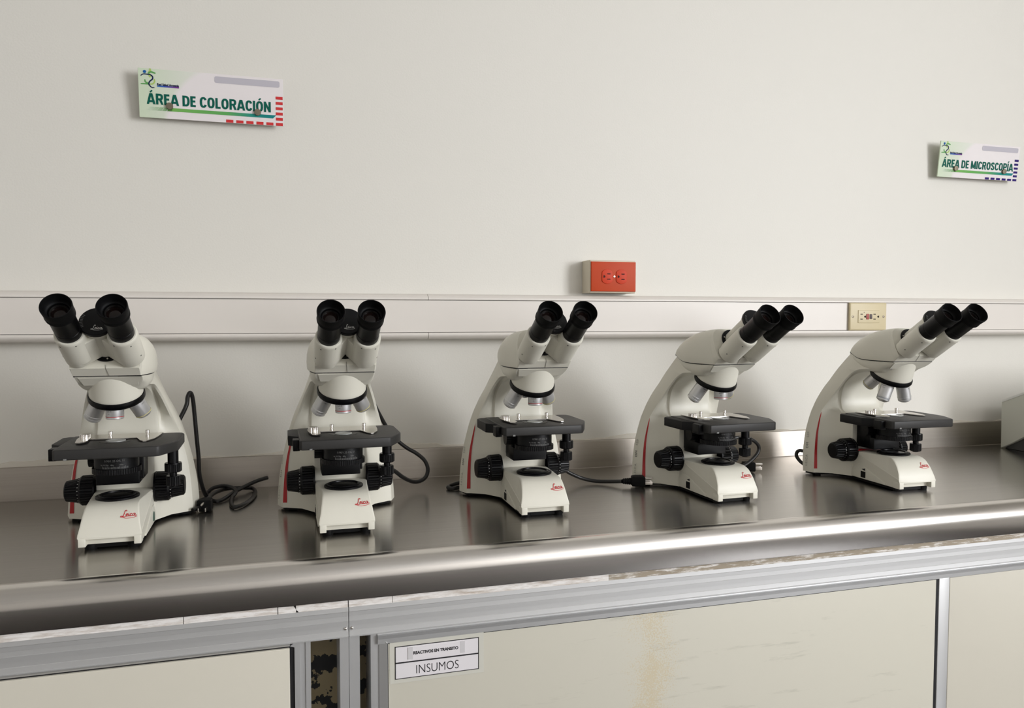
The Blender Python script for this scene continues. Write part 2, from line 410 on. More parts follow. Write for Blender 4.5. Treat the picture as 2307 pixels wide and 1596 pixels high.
trunking(-1.6, 0.3142, 'left length of white wall trunking, left of the butt joint')
trunking(0.3152, 3.2, 'right length of white wall trunking, under the orange socket')

# ------------------------------------------------------------------ worktop
wt = empty('worktop', (0.4, -0.3, -0.06)); tag(wt, 'stainless steel laboratory worktop with upstand and rounded polished front', 'worktop')
O = wt.location
def wloc(mb): 
    mb.v = [(v[0]-O[0], v[1]-O[1], v[2]-O[2]) for v in mb.v]; return mb
X0, X1 = -1.7, 3.3
nx = 24; xs = [X0+(X1-X0)*i/nx for i in range(nx+1)]
o = put('worktop_sheet', wloc(MB().prism([(-.552, 0), (-.0142, 0), (-.0142, -.02), (-.552, -.02)], X0, X1, 'x')), M_steel, wt, 0); add_uv(o)
o = put('upstand', wloc(MB().prism([(-.0135, -.02), (-.0135, .0), (-.012, .0012), (-.0118, .0645), (-.0105, .0668), (-.001, .0672), (-.001, -.02)], X0, X1, 'x')), M_splash, wt, 30); add_uv(o)
prof = [(-.552, -.02), (-.552, 0.0002), (-.5545, .0008)]
for i in range(1, 13):
    a = i/12*PI/2; prof.append((-.556-.030*math.sin(a), -.0292+.030*math.cos(a)))
prof += [(-.586, -.058), (-.5855, -.0597), (-.5835, -.0600), (-.582, -.0585), (-.582, -.03), (-.57, -.02)]
o = put('polished_nosing', wloc(MB().prism(prof, X0, X1, 'x')), M_nose, wt, 50)
# thin joint line of the bench/upstand
# packing strips (chipped white board edge under the nosing)
M_strip = bpy.data.materials.new('chipped_white_board'); M_strip.use_nodes = True
nt = M_strip.node_tree; b = nt.nodes['Principled BSDF']; b.inputs['Roughness'].default_value = 0.7
tc = nt.nodes.new('ShaderNodeTexCoord'); mp = nt.nodes.new('ShaderNodeMapping'); mp.inputs['Scale'].default_value = (26, 120, 190)
nz = nt.nodes.new('ShaderNodeTexNoise'); nz.inputs['Scale'].default_value = 1.0; nz.inputs['Detail'].default_value = 6; nz.inputs['Roughness'].default_value = 0.7
cr = nt.nodes.new('ShaderNodeValToRGB'); cr.color_ramp.elements[0].position = .30; cr.color_ramp.elements[0].color = srgb(184, 170, 156); cr.color_ramp.elements[1].position = .56; cr.color_ramp.elements[1].color = srgb(240, 236, 232)
nt.links.new(tc.outputs['Object'], mp.inputs[0]); nt.links.new(mp.outputs[0], nz.inputs['Vector']); nt.links.new(nz.outputs['Fac'], cr.inputs[0]); nt.links.new(cr.outputs[0], b.inputs['Base Color'])
bp = nt.nodes.new('ShaderNodeBump'); bp.inputs['Strength'].default_value = 0.5; bp.inputs['Distance'].default_value = 0.001; nt.links.new(nz.outputs['Fac'], bp.inputs['Height']); nt.links.new(bp.outputs[0], b.inputs['Normal'])
M_strip2 = M_strip.copy(); M_strip2.name = 'worn_board_edge'
M_strip2.node_tree.nodes['Color Ramp'].color_ramp.elements[0].position = .50; M_strip2.node_tree.nodes['Color Ramp'].color_ramp.elements[1].position = .66
M_strip2.node_tree.nodes['Color Ramp'].color_ramp.elements[0].color = srgb(158, 146, 128)
def zbot(x): return -.0725
for i, (a, bb, tilt) in enumerate(((X0+.02, -.1392, 0), (-.1382, -.0097, 0), (-.0086, .0165, .0035), (.0168, .0924, 0), (.0938, .1594, 0), (.1602, .52, 0), (.5205, X1-.02, 0))):
    vs = [(a, -.580, -.0610-.0004), (bb, -.580, -.0604), (bb+(.004 if i == 2 else 0), -.580, -.0722+tilt*0), (a, -.580, -.0722),]
    vs += [(x, -.545, z) for x, y, z in vs]
    if i == 2: vs[1] = (bb-.004, -.580, -.0625); 
    o = put('packing_strip', wloc(MB().add(vs, [(0,1,2,3),(7,6,5,4),(0,4,5,1),(1,5,6,2),(2,6,7,3),(3,7,4,0)])), M_strip2 if i >= 6 else M_strip, wt, 0)

# ------------------------------------------------------------------ cabinets
def bevel_frame(mb, x0, x1, z0, z1, yf, which):
    pass
def door(parent, px, x0, x1, z0, z1, fl, fr, ft, yf=-.578):
    """door: cream panel in an aluminium frame; fl/fr/ft = widths of the frame at left, right, top"""
    d = put('door', MB().box(x0+fl-px, x1-fr-px, yf, -.56, z0, z1-ft, .0), M_door, parent, 0)
    return d
ca = empty('base_cabinet', (-.6, -.3, -.9)); tag(ca, 'left base cabinet with aluminium rail, left of the rail joint', 'cabinet', 'base cabinets under the worktop')
cb = empty('base_cabinet', (1.4, -.3, -.9)); tag(cb, 'right base cabinet carrying the reagent label, right of the rail joint', 'cabinet', 'base cabinets under the worktop')
def cput(name, mb, m, cabinet, smooth=0, parent=None):
    L = cabinet.location; mb.v = [(v[0]-L[0], v[1]-L[1], v[2]-L[2]) for v in mb.v]
    return put(name, mb, m, parent or cabinet, smooth)
# fluted rail profile (y, z)
rp = [(-.545, -.0723), (-.5800, -.0723), (-.5805, -.0790), (-.5790, -.0800), (-.5790, -.0862), (-.5782, -.0866), (-.5785, -.0935), (-.5792, -.0940), (-.5792, -.1010), (-.5782, -.1014), (-.5784, -.1085), (-.5792, -.1092), (-.5798, -.1165), (-.5812, -.1172), (-.5812, -.1184), (-.545, -.1184)]
cput('rail', MB().prism(rp, X0+.03, .0932, 'x'), M_alu, ca); cput('rail', MB().prism(rp, .0942, X1-.03, 'x'), M_alu, cb)
for cabn, x in ((ca, .0888), (cb, .0985)):
    Mx = frame((x, -.5788, -.1053), (0, -1, 0)); cput('rivet', MB().lathe([(0.0024, 0), (.0024, .0005), (.0019, .0014), (.001, .0019), (.0004, .0020), (.0004, .0014), (0, .0014)], 20, Mx), M_bright, cabn, 40)
ZB = -.86
# posts
cput('post', MB().box(.0800, .0934, -.5775, -.495, ZB, -.1186, .0), M_alu, ca)
cput('post', MB().box(.0940, .1098, -.5775, -.495, ZB, -.1186, .0), M_alu, cb)
# recessed stained infill panels
M_infill = bpy.data.materials.new('stained_infill'); M_infill.use_nodes = True; nt = M_infill.node_tree; b = nt.nodes['Principled BSDF']; b.inputs['Roughness'].default_value = .6
tc = nt.nodes.new('ShaderNodeTexCoord'); nz = nt.nodes.new('ShaderNodeTexNoise'); nz.inputs['Scale'].default_value = 30; nz.inputs['Detail'].default_value = 5; nz.inputs['Roughness'].default_value = .55
cr = nt.nodes.new('ShaderNodeValToRGB'); cr.color_ramp.interpolation = 'CONSTANT'
cr.color_ramp.elements[0].position = 0; cr.color_ramp.elements[0].color = srgb(136, 122, 92); cr.color_ramp.elements[1].position = .54; cr.color_ramp.elements[1].color = srgb(8, 8, 8)
nt.links.new(tc.outputs['Object'], nz.inputs['Vector']); nt.links.new(nz.outputs['Fac'], cr.inputs[0]); nt.links.new(cr.outputs[0], b.inputs['Base Color'])
cput('infill_panel', MB().box(-.02, .0801, -.505, -.497, ZB, -.1185), M_infill, ca)
cput('infill_panel', MB().box(.1095, .16, -.505, -.497, ZB, -.1185), M_infill, cb)
# left door: panel, gasket, frame members
M_doorA = mat('cream_laminate_left', srgb(206, 201, 187), .42, noise=(5, .02))
M_doorB = bpy.data.materials.new('cream_laminate_stained'); M_doorB.use_nodes = True; nt = M_doorB.node_tree; b = nt.nodes['Principled BSDF']; b.inputs['Roughness'].default_value = .42
tc = nt.nodes.new('ShaderNodeTexCoord')
def nnode(scale, detail, vec=None, rough=.5):
    q = nt.nodes.new('ShaderNodeTexNoise'); q.inputs['Scale'].default_value = scale; q.inputs['Detail'].default_value = detail; q.inputs['Roughness'].default_value = rough
    nt.links.new(vec or tc.outputs['Object'], q.inputs['Vector']); return q
def mth(op, a, bb):
    q = nt.nodes.new('ShaderNodeMath'); q.operation = op; q.use_clamp = False
    for i, v in enumerate((a, bb)):
        if isinstance(v, (int, float)): q.inputs[i].default_value = v
        elif v is not None: nt.links.new(v, q.inputs[i])
    return q.outputs[0]
sp = nt.nodes.new('ShaderNodeSeparateXYZ'); nt.links.new(tc.outputs['Object'], sp.inputs[0])
# rust-coloured splash of dots hanging about x = 0.60 (object x = 0.60 - 1.4)
dx = mth('ABSOLUTE', mth('SUBTRACT', sp.outputs[0], .60-1.4), None)
mask = mth('SUBTRACT', 1.0, mth('MULTIPLY', dx, 15.0))
dots = nnode(420, 2); big = nnode(14, 2)
amt = mth('ADD', mth('MULTIPLY', mask, .30), mth('ADD', mth('MULTIPLY', dots.outputs['Fac'], .9), mth('MULTIPLY', big.outputs['Fac'], .5)))
cr = nt.nodes.new('ShaderNodeValToRGB'); cr.color_ramp.elements[0].position = .88; cr.color_ramp.elements[0].color = (0, 0, 0, 1); cr.color_ramp.elements[1].position = 1.05; cr.color_ramp.elements[1].color = (.34, .34, .34, 1)
nt.links.new(amt, cr.inputs[0])
mp = nt.nodes.new('ShaderNodeMapping'); mp.inputs['Scale'].default_value = (5, 40, 40); mp.inputs['Rotation'].default_value = (0, .12, 0); nt.links.new(tc.outputs['Object'], mp.inputs[0])
scr = nnode(1.0, 5, mp.outputs[0], .7); cr2 = nt.nodes.new('ShaderNodeValToRGB'); cr2.color_ramp.elements[0].position = .60; cr2.color_ramp.elements[0].color = (0, 0, 0, 1); cr2.color_ramp.elements[1].position = .76; cr2.color_ramp.elements[1].color = (.5, .5, .5, 1)
nt.links.new(scr.outputs['Fac'], cr2.inputs[0])
m1 = nt.nodes.new('ShaderNodeMix'); m1.data_type = 'RGBA'; m1.inputs[6].default_value = srgb(203, 199, 185); m1.inputs[7].default_value = srgb(196, 168, 104); nt.links.new(cr.outputs[0], m1.inputs[0])
m2 = nt.nodes.new('ShaderNodeMix'); m2.data_type = 'RGBA'; m2.inputs[7].default_value = srgb(140, 138, 124); nt.links.new(m1.outputs[2], m2.inputs[6]); nt.links.new(cr2.outputs[0], m2.inputs[0]); nt.links.new(m2.outputs[2], b.inputs['Base Color'])

cput('door', MB().box(-1.5, .0068, -.5795, -.556, ZB, -.1262, .0012), M_doorA, ca, 30)
cput('door_gasket', MB().box(-1.5, .0138, -.575, -.557, ZB, -.1232), M_gap, ca)
# top frame member of left door: dull lower face sloping back
cput('door_frame', MB().prism([(-.5800, -.1186), (-.5770, -.1236), (-.556, -.1236), (-.556, -.1186)], -1.5, .0075, 'x'), M_alu, ca)
cput('door_frame', MB().prism([(.0075, -.1236), (.0138, -.1188), (.0220, -.1188), (.0220, ZB), (.0138, ZB), (.0138, -.1260)], -.5772, -.553, 'y'), M_alu, ca)
cput('door_frame', MB().box(.0220, .0295, -.5752, -.553, ZB, -.1187), M_alu, ca)
cput('door_frame', MB().box(.0298, .0372, -.5768, -.495, ZB, -.1187), M_alu, ca)
# right door
dR = cput('door', MB().box(.1529, 1.2020, -.5790, -.556, ZB, -.1368, .0008), M_doorB, cb, 30)
cput('door_gasket', MB().box(.1519, 1.2084, -.5782, -.557, ZB, -.1350), M_gap, cb)
cput('door_frame', MB().prism([(-.5790, -.1186), (-.5770, -.1192), (-.5770, -.1215), (-.5825, -.1222), (-.5812, -.1275), (-.5806, -.1350), (-.556, -.1350), (-.556, -.1186)], .137, X1-.1, 'x'), M_alu, cb)
cput('door_frame', MB().box(.1265, .1336, -.5762, -.495, ZB, -.1187), M_alu, cb)
cput('door_frame', MB().box(.1336, .1392, -.5752, -.553, ZB, -.1187), M_alu, cb)
cput('door_frame', MB().add([(.1392, -.5770, -.1225), (.1516, -.5822, -.1345), (.1516, -.5822, ZB), (.1392, -.5770, ZB), (.1392, -.553, -.1225), (.1516, -.553, -.1345), (.1516, -.553, ZB), (.1392, -.553, ZB)], [(0,3,2,1),(4,5,6,7),(0,1,5,4),(1,2,6,5),(2,3,7,6),(3,0,4,7)]), M_alu, cb)
cput('door_frame', MB().box(1.2092, 1.2343, -.5790, -.556, ZB, -.1352, .001), M_alu, cb, 30)
cput('door', MB().box(1.2350, X1-.12, -.5790, -.556, ZB, -.1362, .0008), M_doorA, cb, 30)
cput('side_panel', MB().box(X0+.05, X0+.07, -.55, -.03, ZB, -.1), M_door, ca)
cput('side_panel', MB().box(X1-.07, X1-.05, -.55, -.03, ZB, -.1), M_door, cb)
cput('plinth', MB().box(X0+.05, .0936, -.52, -.03, -.90, ZB+.004), M_gap, ca); cput('plinth', MB().box(.0938, X1-.05, -.52, -.03, -.90, ZB+.004), M_gap, cb)

# door label
lb = empty('door_label', (.2297, -.5791, -.168)); tag(lb, 'two-line black-bordered paper label reading REACTIVOS EN TRANSITO and INSUMOS on cabinet door', 'label')
put('sleeve', MB().box(-.0745, .0750, -.0004, .0, -.0325, .0345), M_sleeve, lb, 0)
put('paper', MB().box(-.0662, .0665, -.0009, -.0004, -.0257, .0257), M_paper, lb, 0)
bd = MB(); yy = (-.0013, -.0009)
for a in ((-.0665, .0668, .0247, .0259), (-.0665, .0668, -.0259, -.0249), (-.0665, -.0654, -.0259, .0259), (.0658, .0668, -.0259, .0259), (-.0665, .0668, -.0014, .0006)): bd.box(a[0], a[1], yy[0], yy[1], a[2], a[3])
put('border', bd, M_ink, lb, 0)
put('pasted_slip', MB().box(-.0400, .0370, -.0016, -.0009, .0030, .0222), M_paper, lb, 0)
M_tape = mat('tape', srgb(206, 203, 204), .25)
for a_ in ((-.0465, -.0390), (.0365, .0440)): put('adhesive_tape', MB().box(a_[0], a_[1], -.0018, -.0009, .0040, .0225), M_tape, lb, 0)
tx = MB(); fit_text(tx, frame((-.0383, -.00175, .0106), (0, -1, 0)), 'REACTIVOS EN TRANSITO', .0715, .0050, bold=.05)
fit_text(tx, frame((-.0335, -.00105, -.0202), (0, -1, 0)), 'INSUMOS', .0675, .0132, bold=-.008)
put('lettering', tx, M_ink, lb, 0)

# ------------------------------------------------------------------ wall signs
M_board = bpy.data.materials.new('sign_board'); M_board.use_nodes = True; nt = M_board.node_tree; b = nt.nodes['Principled BSDF']; b.inputs['Roughness'].default_value = .45; b.inputs['Specular IOR Level'].default_value = .2
tc = nt.nodes.new('ShaderNodeTexCoord'); 
def circ(cx, cz, r, soft):
    mp = nt.nodes.new('ShaderNodeMapping'); mp.inputs['Location'].default_value = (-cx, 0, -cz); mp.inputs['Scale'].default_value = (1, 0, 1); nt.links.new(tc.outputs['Object'], mp.inputs[0])
    ln = nt.nodes.new('ShaderNodeVectorMath'); ln.operation = 'LENGTH'; nt.links.new(mp.outputs[0], ln.inputs[0])
    mr = nt.nodes.new('ShaderNodeMapRange'); mr.inputs['From Min'].default_value = r-soft; mr.inputs['From Max'].default_value = r; nt.links.new(ln.outputs['Value'], mr.inputs['Value']); return mr.outputs[0]
ins = circ(.052, -.075, .150, .010)
sp = nt.nodes.new('ShaderNodeSeparateXYZ'); nt.links.new(tc.outputs['Object'], sp.inputs[0])
mr = nt.nodes.new('ShaderNodeMapRange'); mr.inputs['From Min'].default_value = .03; mr.inputs['From Max'].default_value = -.13; nt.links.new(sp.outputs[0], mr.inputs['Value'])
mu = nt.nodes.new('ShaderNodeMath'); mu.operation = 'MULTIPLY'; nt.links.new(ins, mu.inputs[0]); nt.links.new(mr.outputs[0], mu.inputs[1])
mx = nt.nodes.new('ShaderNodeMix'); mx.data_type = 'RGBA'; mx.inputs[6].default_value = srgb(232, 226, 226); mx.inputs[7].default_value = srgb(206, 219, 194); nt.links.new(mu.outputs[0], mx.inputs[0]); nt.links.new(mx.outputs[2], b.inputs['Base Color'])
M_signgreen = mat('sign_green_letters', srgb(14, 92, 78), .5, spec=.12)
M_bar = gradient_mat('sign_bar', 0, -.085, .118, [(0, srgb(120, 178, 90)), (.55, srgb(96, 166, 92)), (.8, srgb(40, 140, 128)), (1, srgb(20, 130, 132))], .35)
M_hatch = gradient_mat('sign_hatch', 0, -.13, -.085, [(0, srgb(214, 224, 206)), (1, srgb(120, 165, 110))], .4)
M_pill = mat('sign_grey_pill', srgb(190, 186, 194), .5, spec=.12)
M_dashred = mat('sign_red_dash', srgb(206, 60, 62), .5, spec=.12); M_dashblue = mat('sign_blue_dash', srgb(48, 30, 110), .5, spec=.12)
M_lblue = mat('emblem_blue', srgb(30, 92, 160), .5, spec=.12); M_lnavy = mat('emblem_navy', srgb(24, 34, 74), .5, spec=.12); M_lgreen = mat('emblem_green', srgb(96, 160, 92), .5, spec=.12); M_llime = mat('emblem_lime', srgb(176, 200, 110), .5, spec=.12)
M_wordbar = gradient_mat('emblem_word_bar', 0, -.108, -.066, [(0, srgb(80, 130, 180)), (.4, srgb(50, 80, 170)), (1, srgb(120, 60, 140))], .4)
def ribbon(mb, pts, hw, y):
    c = catmull(pts, 5); n = len(c); L = []; Rr = []
    for i, p in enumerate(c):
        a = c[max(i-1, 0)]; q = c[min(i+1, n-1)]; d = Vector((q[0]-a[0], q[1]-a[1])).normalized(); nn = Vector((-d.y, d.x)); k = hw*(0.45+.55*math.sin(PI*min(1, max(0, .12+.76*i/(n-1)))))
        L.append((p[0]+nn.x*k, y, p[1]+nn.y*k)); Rr.append((p[0]-nn.x*k, y, p[1]-nn.y*k))
    mb.add(L+Rr, [(i, i+1, n+i+1, n+i) for i in range(n-1)])
def sign(loc, words, wx, ww, dash, label):
    s = empty('wall_sign', loc); s.rotation_euler = (math.radians(6.0), 0, 0); tag(s, label, 'sign')
    Wd, Hd = .2785, .0955
    put('board', MB().box(-Wd/2, Wd/2, -.0015, .0015, -Hd/2, Hd/2, .0004), M_board, s, 0)
    y = -.0019
    def px(u, v): return (-Wd/2+u*Wd, Hd/2-v*Hd)     # fractions of the board
    t = MB(); block_text(t, frame((wx, y-.0001, px(0, .722)[1]), (0, -1, 0)), words, ww, .0212); put('lettering', t, M_signgreen, s, 0)
    def para(u0, u1, v0, v1, sl=.012): a = px(u0, v1); c = px(u1, v0); return [(a[0], y, a[1]), (c[0], y, a[1]), (c[0]+sl*.55, y, c[1]), (a[0]+sl*.55, y, c[1])]
    put('bar', MB().add(para(.185, .925, .775, .845), [(0, 1, 2, 3)]), M_bar, s, 0)
    h = MB()
    for k in range(5): h.add(para(.055+k*.0325, .055+k*.0325+.0285, .775, .845, .009), [(0, 1, 2, 3)])
    put('hatching', h, M_hatch, s, 0)
    # grey rounded field
    a = px(.515, .185); c = px(.975, .05); r = .0035; p = []
    for cx, cz, a0 in ((c[0]-r, c[1]-r, 0), (a[0]+r, c[1]-r, 90), (a[0]+r, a[1]+r, 180), (c[0]-r, a[1]+r, 270)):
        for k in range(5): an = math.radians(a0+k*22.5); p.append((cx+r*math.cos(an), y, cz+r*math.sin(an)))
    put('blank_field', MB().add(p, [tuple(range(len(p)))]), M_pill, s, 0)
    md = M_dashred if dash == 'red' else M_dashblue
    for k in range(6):
        q = MB(); a = px(.945, .375+k*.112); q.add([(a[0], y, a[1]-.0058), (a[0]+.0142, y, a[1]-.0058), (a[0]+.0142, y, a[1]), (a[0], y, a[1])], [(0, 1, 2, 3)]); put('dash', q, md, s, 0)
    for k in range(5):
        q = MB(); a = px(.590+k*.0715, .935); q.add([(a[0], y, a[1]-.0058), (a[0]+.0142, y, a[1]-.0058), (a[0]+.0142, y, a[1]), (a[0], y, a[1])], [(0, 1, 2, 3)]); put('dash', q, md, s, 0)
    # emblem: dancing figure of ribbons
    ex, ez = -Wd/2+.0045, Hd/2-.036
    E_ = lambda pts: [(ex+a*.028, ez+b*.034) for a, b in pts]
    e = MB(); e.cur = 0
    cx, cz = ex+.28*.028, ez+.86*.034
    e.add([(cx+.0031*math.cos(i*PI/10), y-.0001, cz+.0031*math.sin(i*PI/10)) for i in range(20)], [tuple(range(20))])
    e.cur = 1; ribbon(e, E_([(.02, .62), (.2, .72), (.45, .72), (.66, .70), (.80, .60), (.78, .46), (.62, .34), (.54, .20), (.62, .06), (.76, -.02), (.90, .0)]), .0012, y-.0002)
    e.cur = 2; ribbon(e, E_([(.5, .76), (.66, .86), (.82, .85), (1.0, .80)]), .0017, y-.0001); ribbon(e, E_([(0, .16), (.25, .17), (.5, .16)]), .0012, y-.0001); ribbon(e, E_([(.28, .42), (.32, .28), (.5, .20), (.55, .10)]), .0014, y-.0001)
    e.cur = 3; ribbon(e, E_([(.62, 1.06), (.66, .94), (.56, .80), (.60, .66), (.66, .56)]), .0021, y-.00005); ribbon(e, E_([(.90, .48), (.92, .32), (.80, .20), (.58, .17)]), .0014, y-.00005)
    put('emblem', e, [M_lblue, M_lnavy, M_lgreen, M_llime], s, 0)
    wm = MB(); wm.add([(ex+.030, y, ez+.0015), (ex+.071, y, ez+.0015), (ex+.071, y, ez+.0045), (ex+.030, y, ez+.0045)], [(0, 1, 2, 3)])
    put('word_bar', wm, M_wordbar, s, 0)
    t = MB(); fit_text(t, frame((ex+.0305, y-.0002, ez+.0042), (0, -1, 0)), 'Red Salud Armenia', .0405, .0047, bold=.035); put('word_mark', t, M_lnavy, s, 0)
    for u in (.205, .815):
        a = px(u, .740); Mx = frame((a[0], -.0015, a[1]), (0, -1, 0))
        st = put('standoff_bolt', MB().lathe([(0, -.026), (.0045, -.026), (.0045, 0), (.0066, 0), (.0068, .004), (.0064, .0052), (0, .0056)], 24, Mx), M_bolt, s, 40)
    return s
sign((-.1275, -.0255, .8172), 'ÁREA DE COLORACIÓN', -.1240, .2380, 'red', 'wall sign reading ÁREA DE COLORACIÓN with red dashes')
sign((1.8690, -.0255, .7990), 'ÁREA DE MICROSCOPÍA', -.1275, .2480, 'blue', 'wall sign reading ÁREA DE MICROSCOPÍA with dark blue dashes')

# ------------------------------------------------------------------ sockets
so = empty('orange_socket_outlet', (.7568, 0, .4620)); tag(so, 'orange double socket outlet in a surface box above the trunking', 'socket')
put('surface_box', MB().prism([(-.0585, -.0385), (.0585, -.0385), (.0585, .0385), (-.0585, .0385)], 0.0, -.051, 'y', None, .003), M_boxbeige, so, 35)
put('face_plate', MB().prism([(-.0572, -.035), (.0572, -.035), (.0572, .035), (-.0572, .035)], -.051, -.0555, 'y', None, .0016), M_orange, so, 35)
def recept(cx, flip, parent, m):
    p = []
    for k in range(32):
        an = 2*PI*k/32; x = .0172*math.cos(an); z = .0172*math.sin(an)
        p.append((cx+max(-.0135, min(.0135, x)), z))
    r = put('receptacle', MB().prism(p, -.0553, -.0572, 'y', None, .0005), m, parent, 40)
    q = MB()
    for z in (.0062, -.0062): q.box(cx-.0010+.0006, cx+.0075, -.0577, -.0570, z-.0011-(0 if z < 0 else .0), z+.0011)
    an = [(cx-.0100, -.0028), (cx-.0082, -.0028)]+[(cx-.0082+.0028*math.sin(i*PI/10), -.0028*math.cos(i*PI/10)) for i in range(1, 10)]+[(cx-.0082, .0028), (cx-.0100, .0028)]
    q.prism(an, -.0570, -.0577, 'y'); put('slots', q, M_slot, r, 0)
recept(-.0168, 1, so, M_orange2); recept(.0196, 1, so, M_orange2)
put('screw', MB().lathe([(.0026, 0), (.0024, .001), (0, .0015)], 16, frame((.0012, -.0555, 0), (0, -1, 0))), M_bright, so, 40)

gf = empty('beige_socket_outlet', (1.4832, -.0485, .3680)); tag(gf, 'beige double socket outlet with red reset button set in the trunking', 'socket')
put('face_plate', MB().prism([(-.0585, -.0365), (.0585, -.0365), (.0585, .0365), (-.0585, .0365)], 0, -.0085, 'y', None, .0045), M_beige, gf, 35)
ins_ = put('insert', MB().prism([(-.0335, -.0168), (.0335, -.0168), (.0335, .0168), (-.0335, .0168)], -.008, -.0102, 'y', None, .0012), M_beige, gf, 35)
q = MB()
for cx in (-.0235, .0175):
    for z in (.0064, -.0066): q.box(cx-.0035, cx+.0035, -.0108, -.0098, z-.0010, z+.0010)
for cx in (-.0125, .0290):
    q.prism([(cx+.0025, -.0026), (cx+.0025, .0026)]+[(cx-.0026*math.sin(i*PI/8), .0026*math.cos(i*PI/8)) for i in range(9)], -.0098, -.0108, 'y')
put('slots', q, M_slotb, ins_, 0)
put('reset_button', MB().box(-.0085, -.0008, -.0118, -.0098, -.0072, .0072, .0006), M_btnred, gf, 30)
put('test_button', MB().box(.0022, .0092, -.0118, -.0098, -.0062, .0066, .0006), M_btnblk, gf, 30)
put('indicator', MB().lathe([(.0016, 0), (.0014, .0006), (0, .0008)], 12, frame((-.0155, -.0100, .0112), (0, -1, 0))), M_bolt, gf, 40)
for x in (-.0490, .0475):
    put('screw', MB().lathe([(.0034, 0), (.0032, .0007), (.0008, .0009), (.0008, .0005), (0, .0005)], 16, frame((x, -.0084, 0), (0, -1, 0))), M_bolt, gf, 40)

# ================================================================== MICROSCOPES
TD = Vector((0, -.8387, .5446))      # direction of the viewing tubes (towards the viewer, upwards)
ND = Vector((0, .5446, .8387))       # square to it, upwards
FACE = Vector((0, -.0445, .3185))    # hinge axis where it meets the head
CACHE = {}
def cached(key, fn):
    if key not in CACHE: CACHE[key] = fn()
    return CACHE[key]
def mirror_ring(half):   # half: list of (x>=0,y,z) from centre to centre (first and last on x=0)
    return list(half)+[(-x, y, z) for x, y, z in reversed(half[1:-1])]

# --- arm -----------------------------------------------------------
ARM = [  # B back edge, E outer front edge of the wing, F column front edge
 ((.1120, .1650, .0070), (.1032, .1335, .0070), (.0475, .0750, .0080)),
 ((.1110, .1680, .0300), (.1020, .1345, .0300), (.0475, .0750, .0300)),
 ((.1082, .1708, .0600), (.1000, .1365, .0600), (.0475, .0745, .0600)),
 ((.1022, .1728, .0950), (.0958, .1385, .0950), (.0475, .0740, .0950)),
 ((.0955, .1712, .1250), (.0895, .1388, .1250), (.0475, .0740, .1250)),
 ((.0908, .1682, .1450), (.0850, .1350, .1480), (.0475, .0760, .1440)),
 ((.0886, .1664, .1530), (.0825, .1310, .1570), (.0505, .1030, .1540)),
 ((.0818, .1598, .1760), (.0765, .1160, .1790), (.0500, .1120, .1760)),
 ((.0722, .1496, .2020), (.0690, .0980, .2050), (.0485, .1080, .2050)),
 ((.0640, .1385, .2220), (.0625, .0850, .2250), (.0465, .0960, .2230)),
 ((.0570, .1260, .2430), (.0560, .0700, .2420), (.0440, .0760, .2370)),
 ((.0520, .1130, .2600), (.0530, .0520, .2505), (.0420, .0560, .2440)),
 ((.0490, .1000, .2740), (.0510, .0330, .2530), (.0400, .0350, .2480)),
 ((.0460, .0880, .2865), (.0500, .0100, .2550), (.0380, .0120, .2510))]
def arm_sections():
    out = []
    flat = [B+E+F for B, E, F in ARM]
    for c in catmull(flat, 4): out.append((c[0:3], c[3:6], c[6:9]))
    return out
def arm_ring(B, E, F):
    bx, by, bz = B; ex, ey, ez = E; fx, fy, fz = F
    m1 = lerp(B, E, .5)
    Fs = (fx, interp([(.06, .0745), (.10, .0760), (.19, .1090), (.205, .1080), (.2230, .096), (.2370, .076), (.2440, .056), (.2480, .035), (.2510, .012)], fz), fz); g = lerp(E, Fs, .45); g = (fx+(ex-fx)*.36, g[1]+.007, g[2])
    h = lerp(E, Fs, .78); h = (fx+(ex-fx)*.12, max(h[1]+.003, fy+.006), h[2])
    k_ = max(0, min(1, (.19-ez)/.05))       # how far the wing shows a flat front face (gone in the arch)
    half = [(0, by+.002, bz), (bx*.6, by+.0015, bz), (bx-.008, by+.0005, bz), (bx-.0025, by-.001, bz), (bx-.0004, by-.0045, bz), (m1[0]+.0004, m1[1], m1[2]),
            (ex+.0001, ey+.0022, ez), (ex-.0005, ey+.0003, ez), (ex-.0016, ey-.0002, ez), (ex-.0045-.0035*k_, ey-.0012-.0006*k_, ez), g, h, (fx, fy+.004, fz), (fx-.0012, fy, fz), (fx-.006, fy-.0015, fz), (fx*.55, fy+.0005, fz), (0, fy+.0015, fz)]
    return mirror_ring(half)
def build_arm():
    mb = MB(); mb.loft([arm_ring(*s) for s in arm_sections()]); return mb.mesh('arm', M_white, 38)
def build_stripe(side):
    secs = [s for s in arm_sections() if .0155 < s[1][2] < .1490]
    L = []; Rr = []; n = len(secs)
    for i, (B, E, F) in enumerate(secs):
        t = i/(n-1); wd = .0072*max(0.03, (1-t)**.62); ex, ey, ez = E
        L.append((side*(ex-.0007), ey-.0007, ez)); Rr.append((side*(ex-.0007-wd), ey-.0009-.0016*wd/.0072, ez))
    mb = MB().add(L+Rr, [(i, i+1, n+i+1, n+i) for i in range(n-1)]); return mb.mesh('red_stripe', M_red, 60)
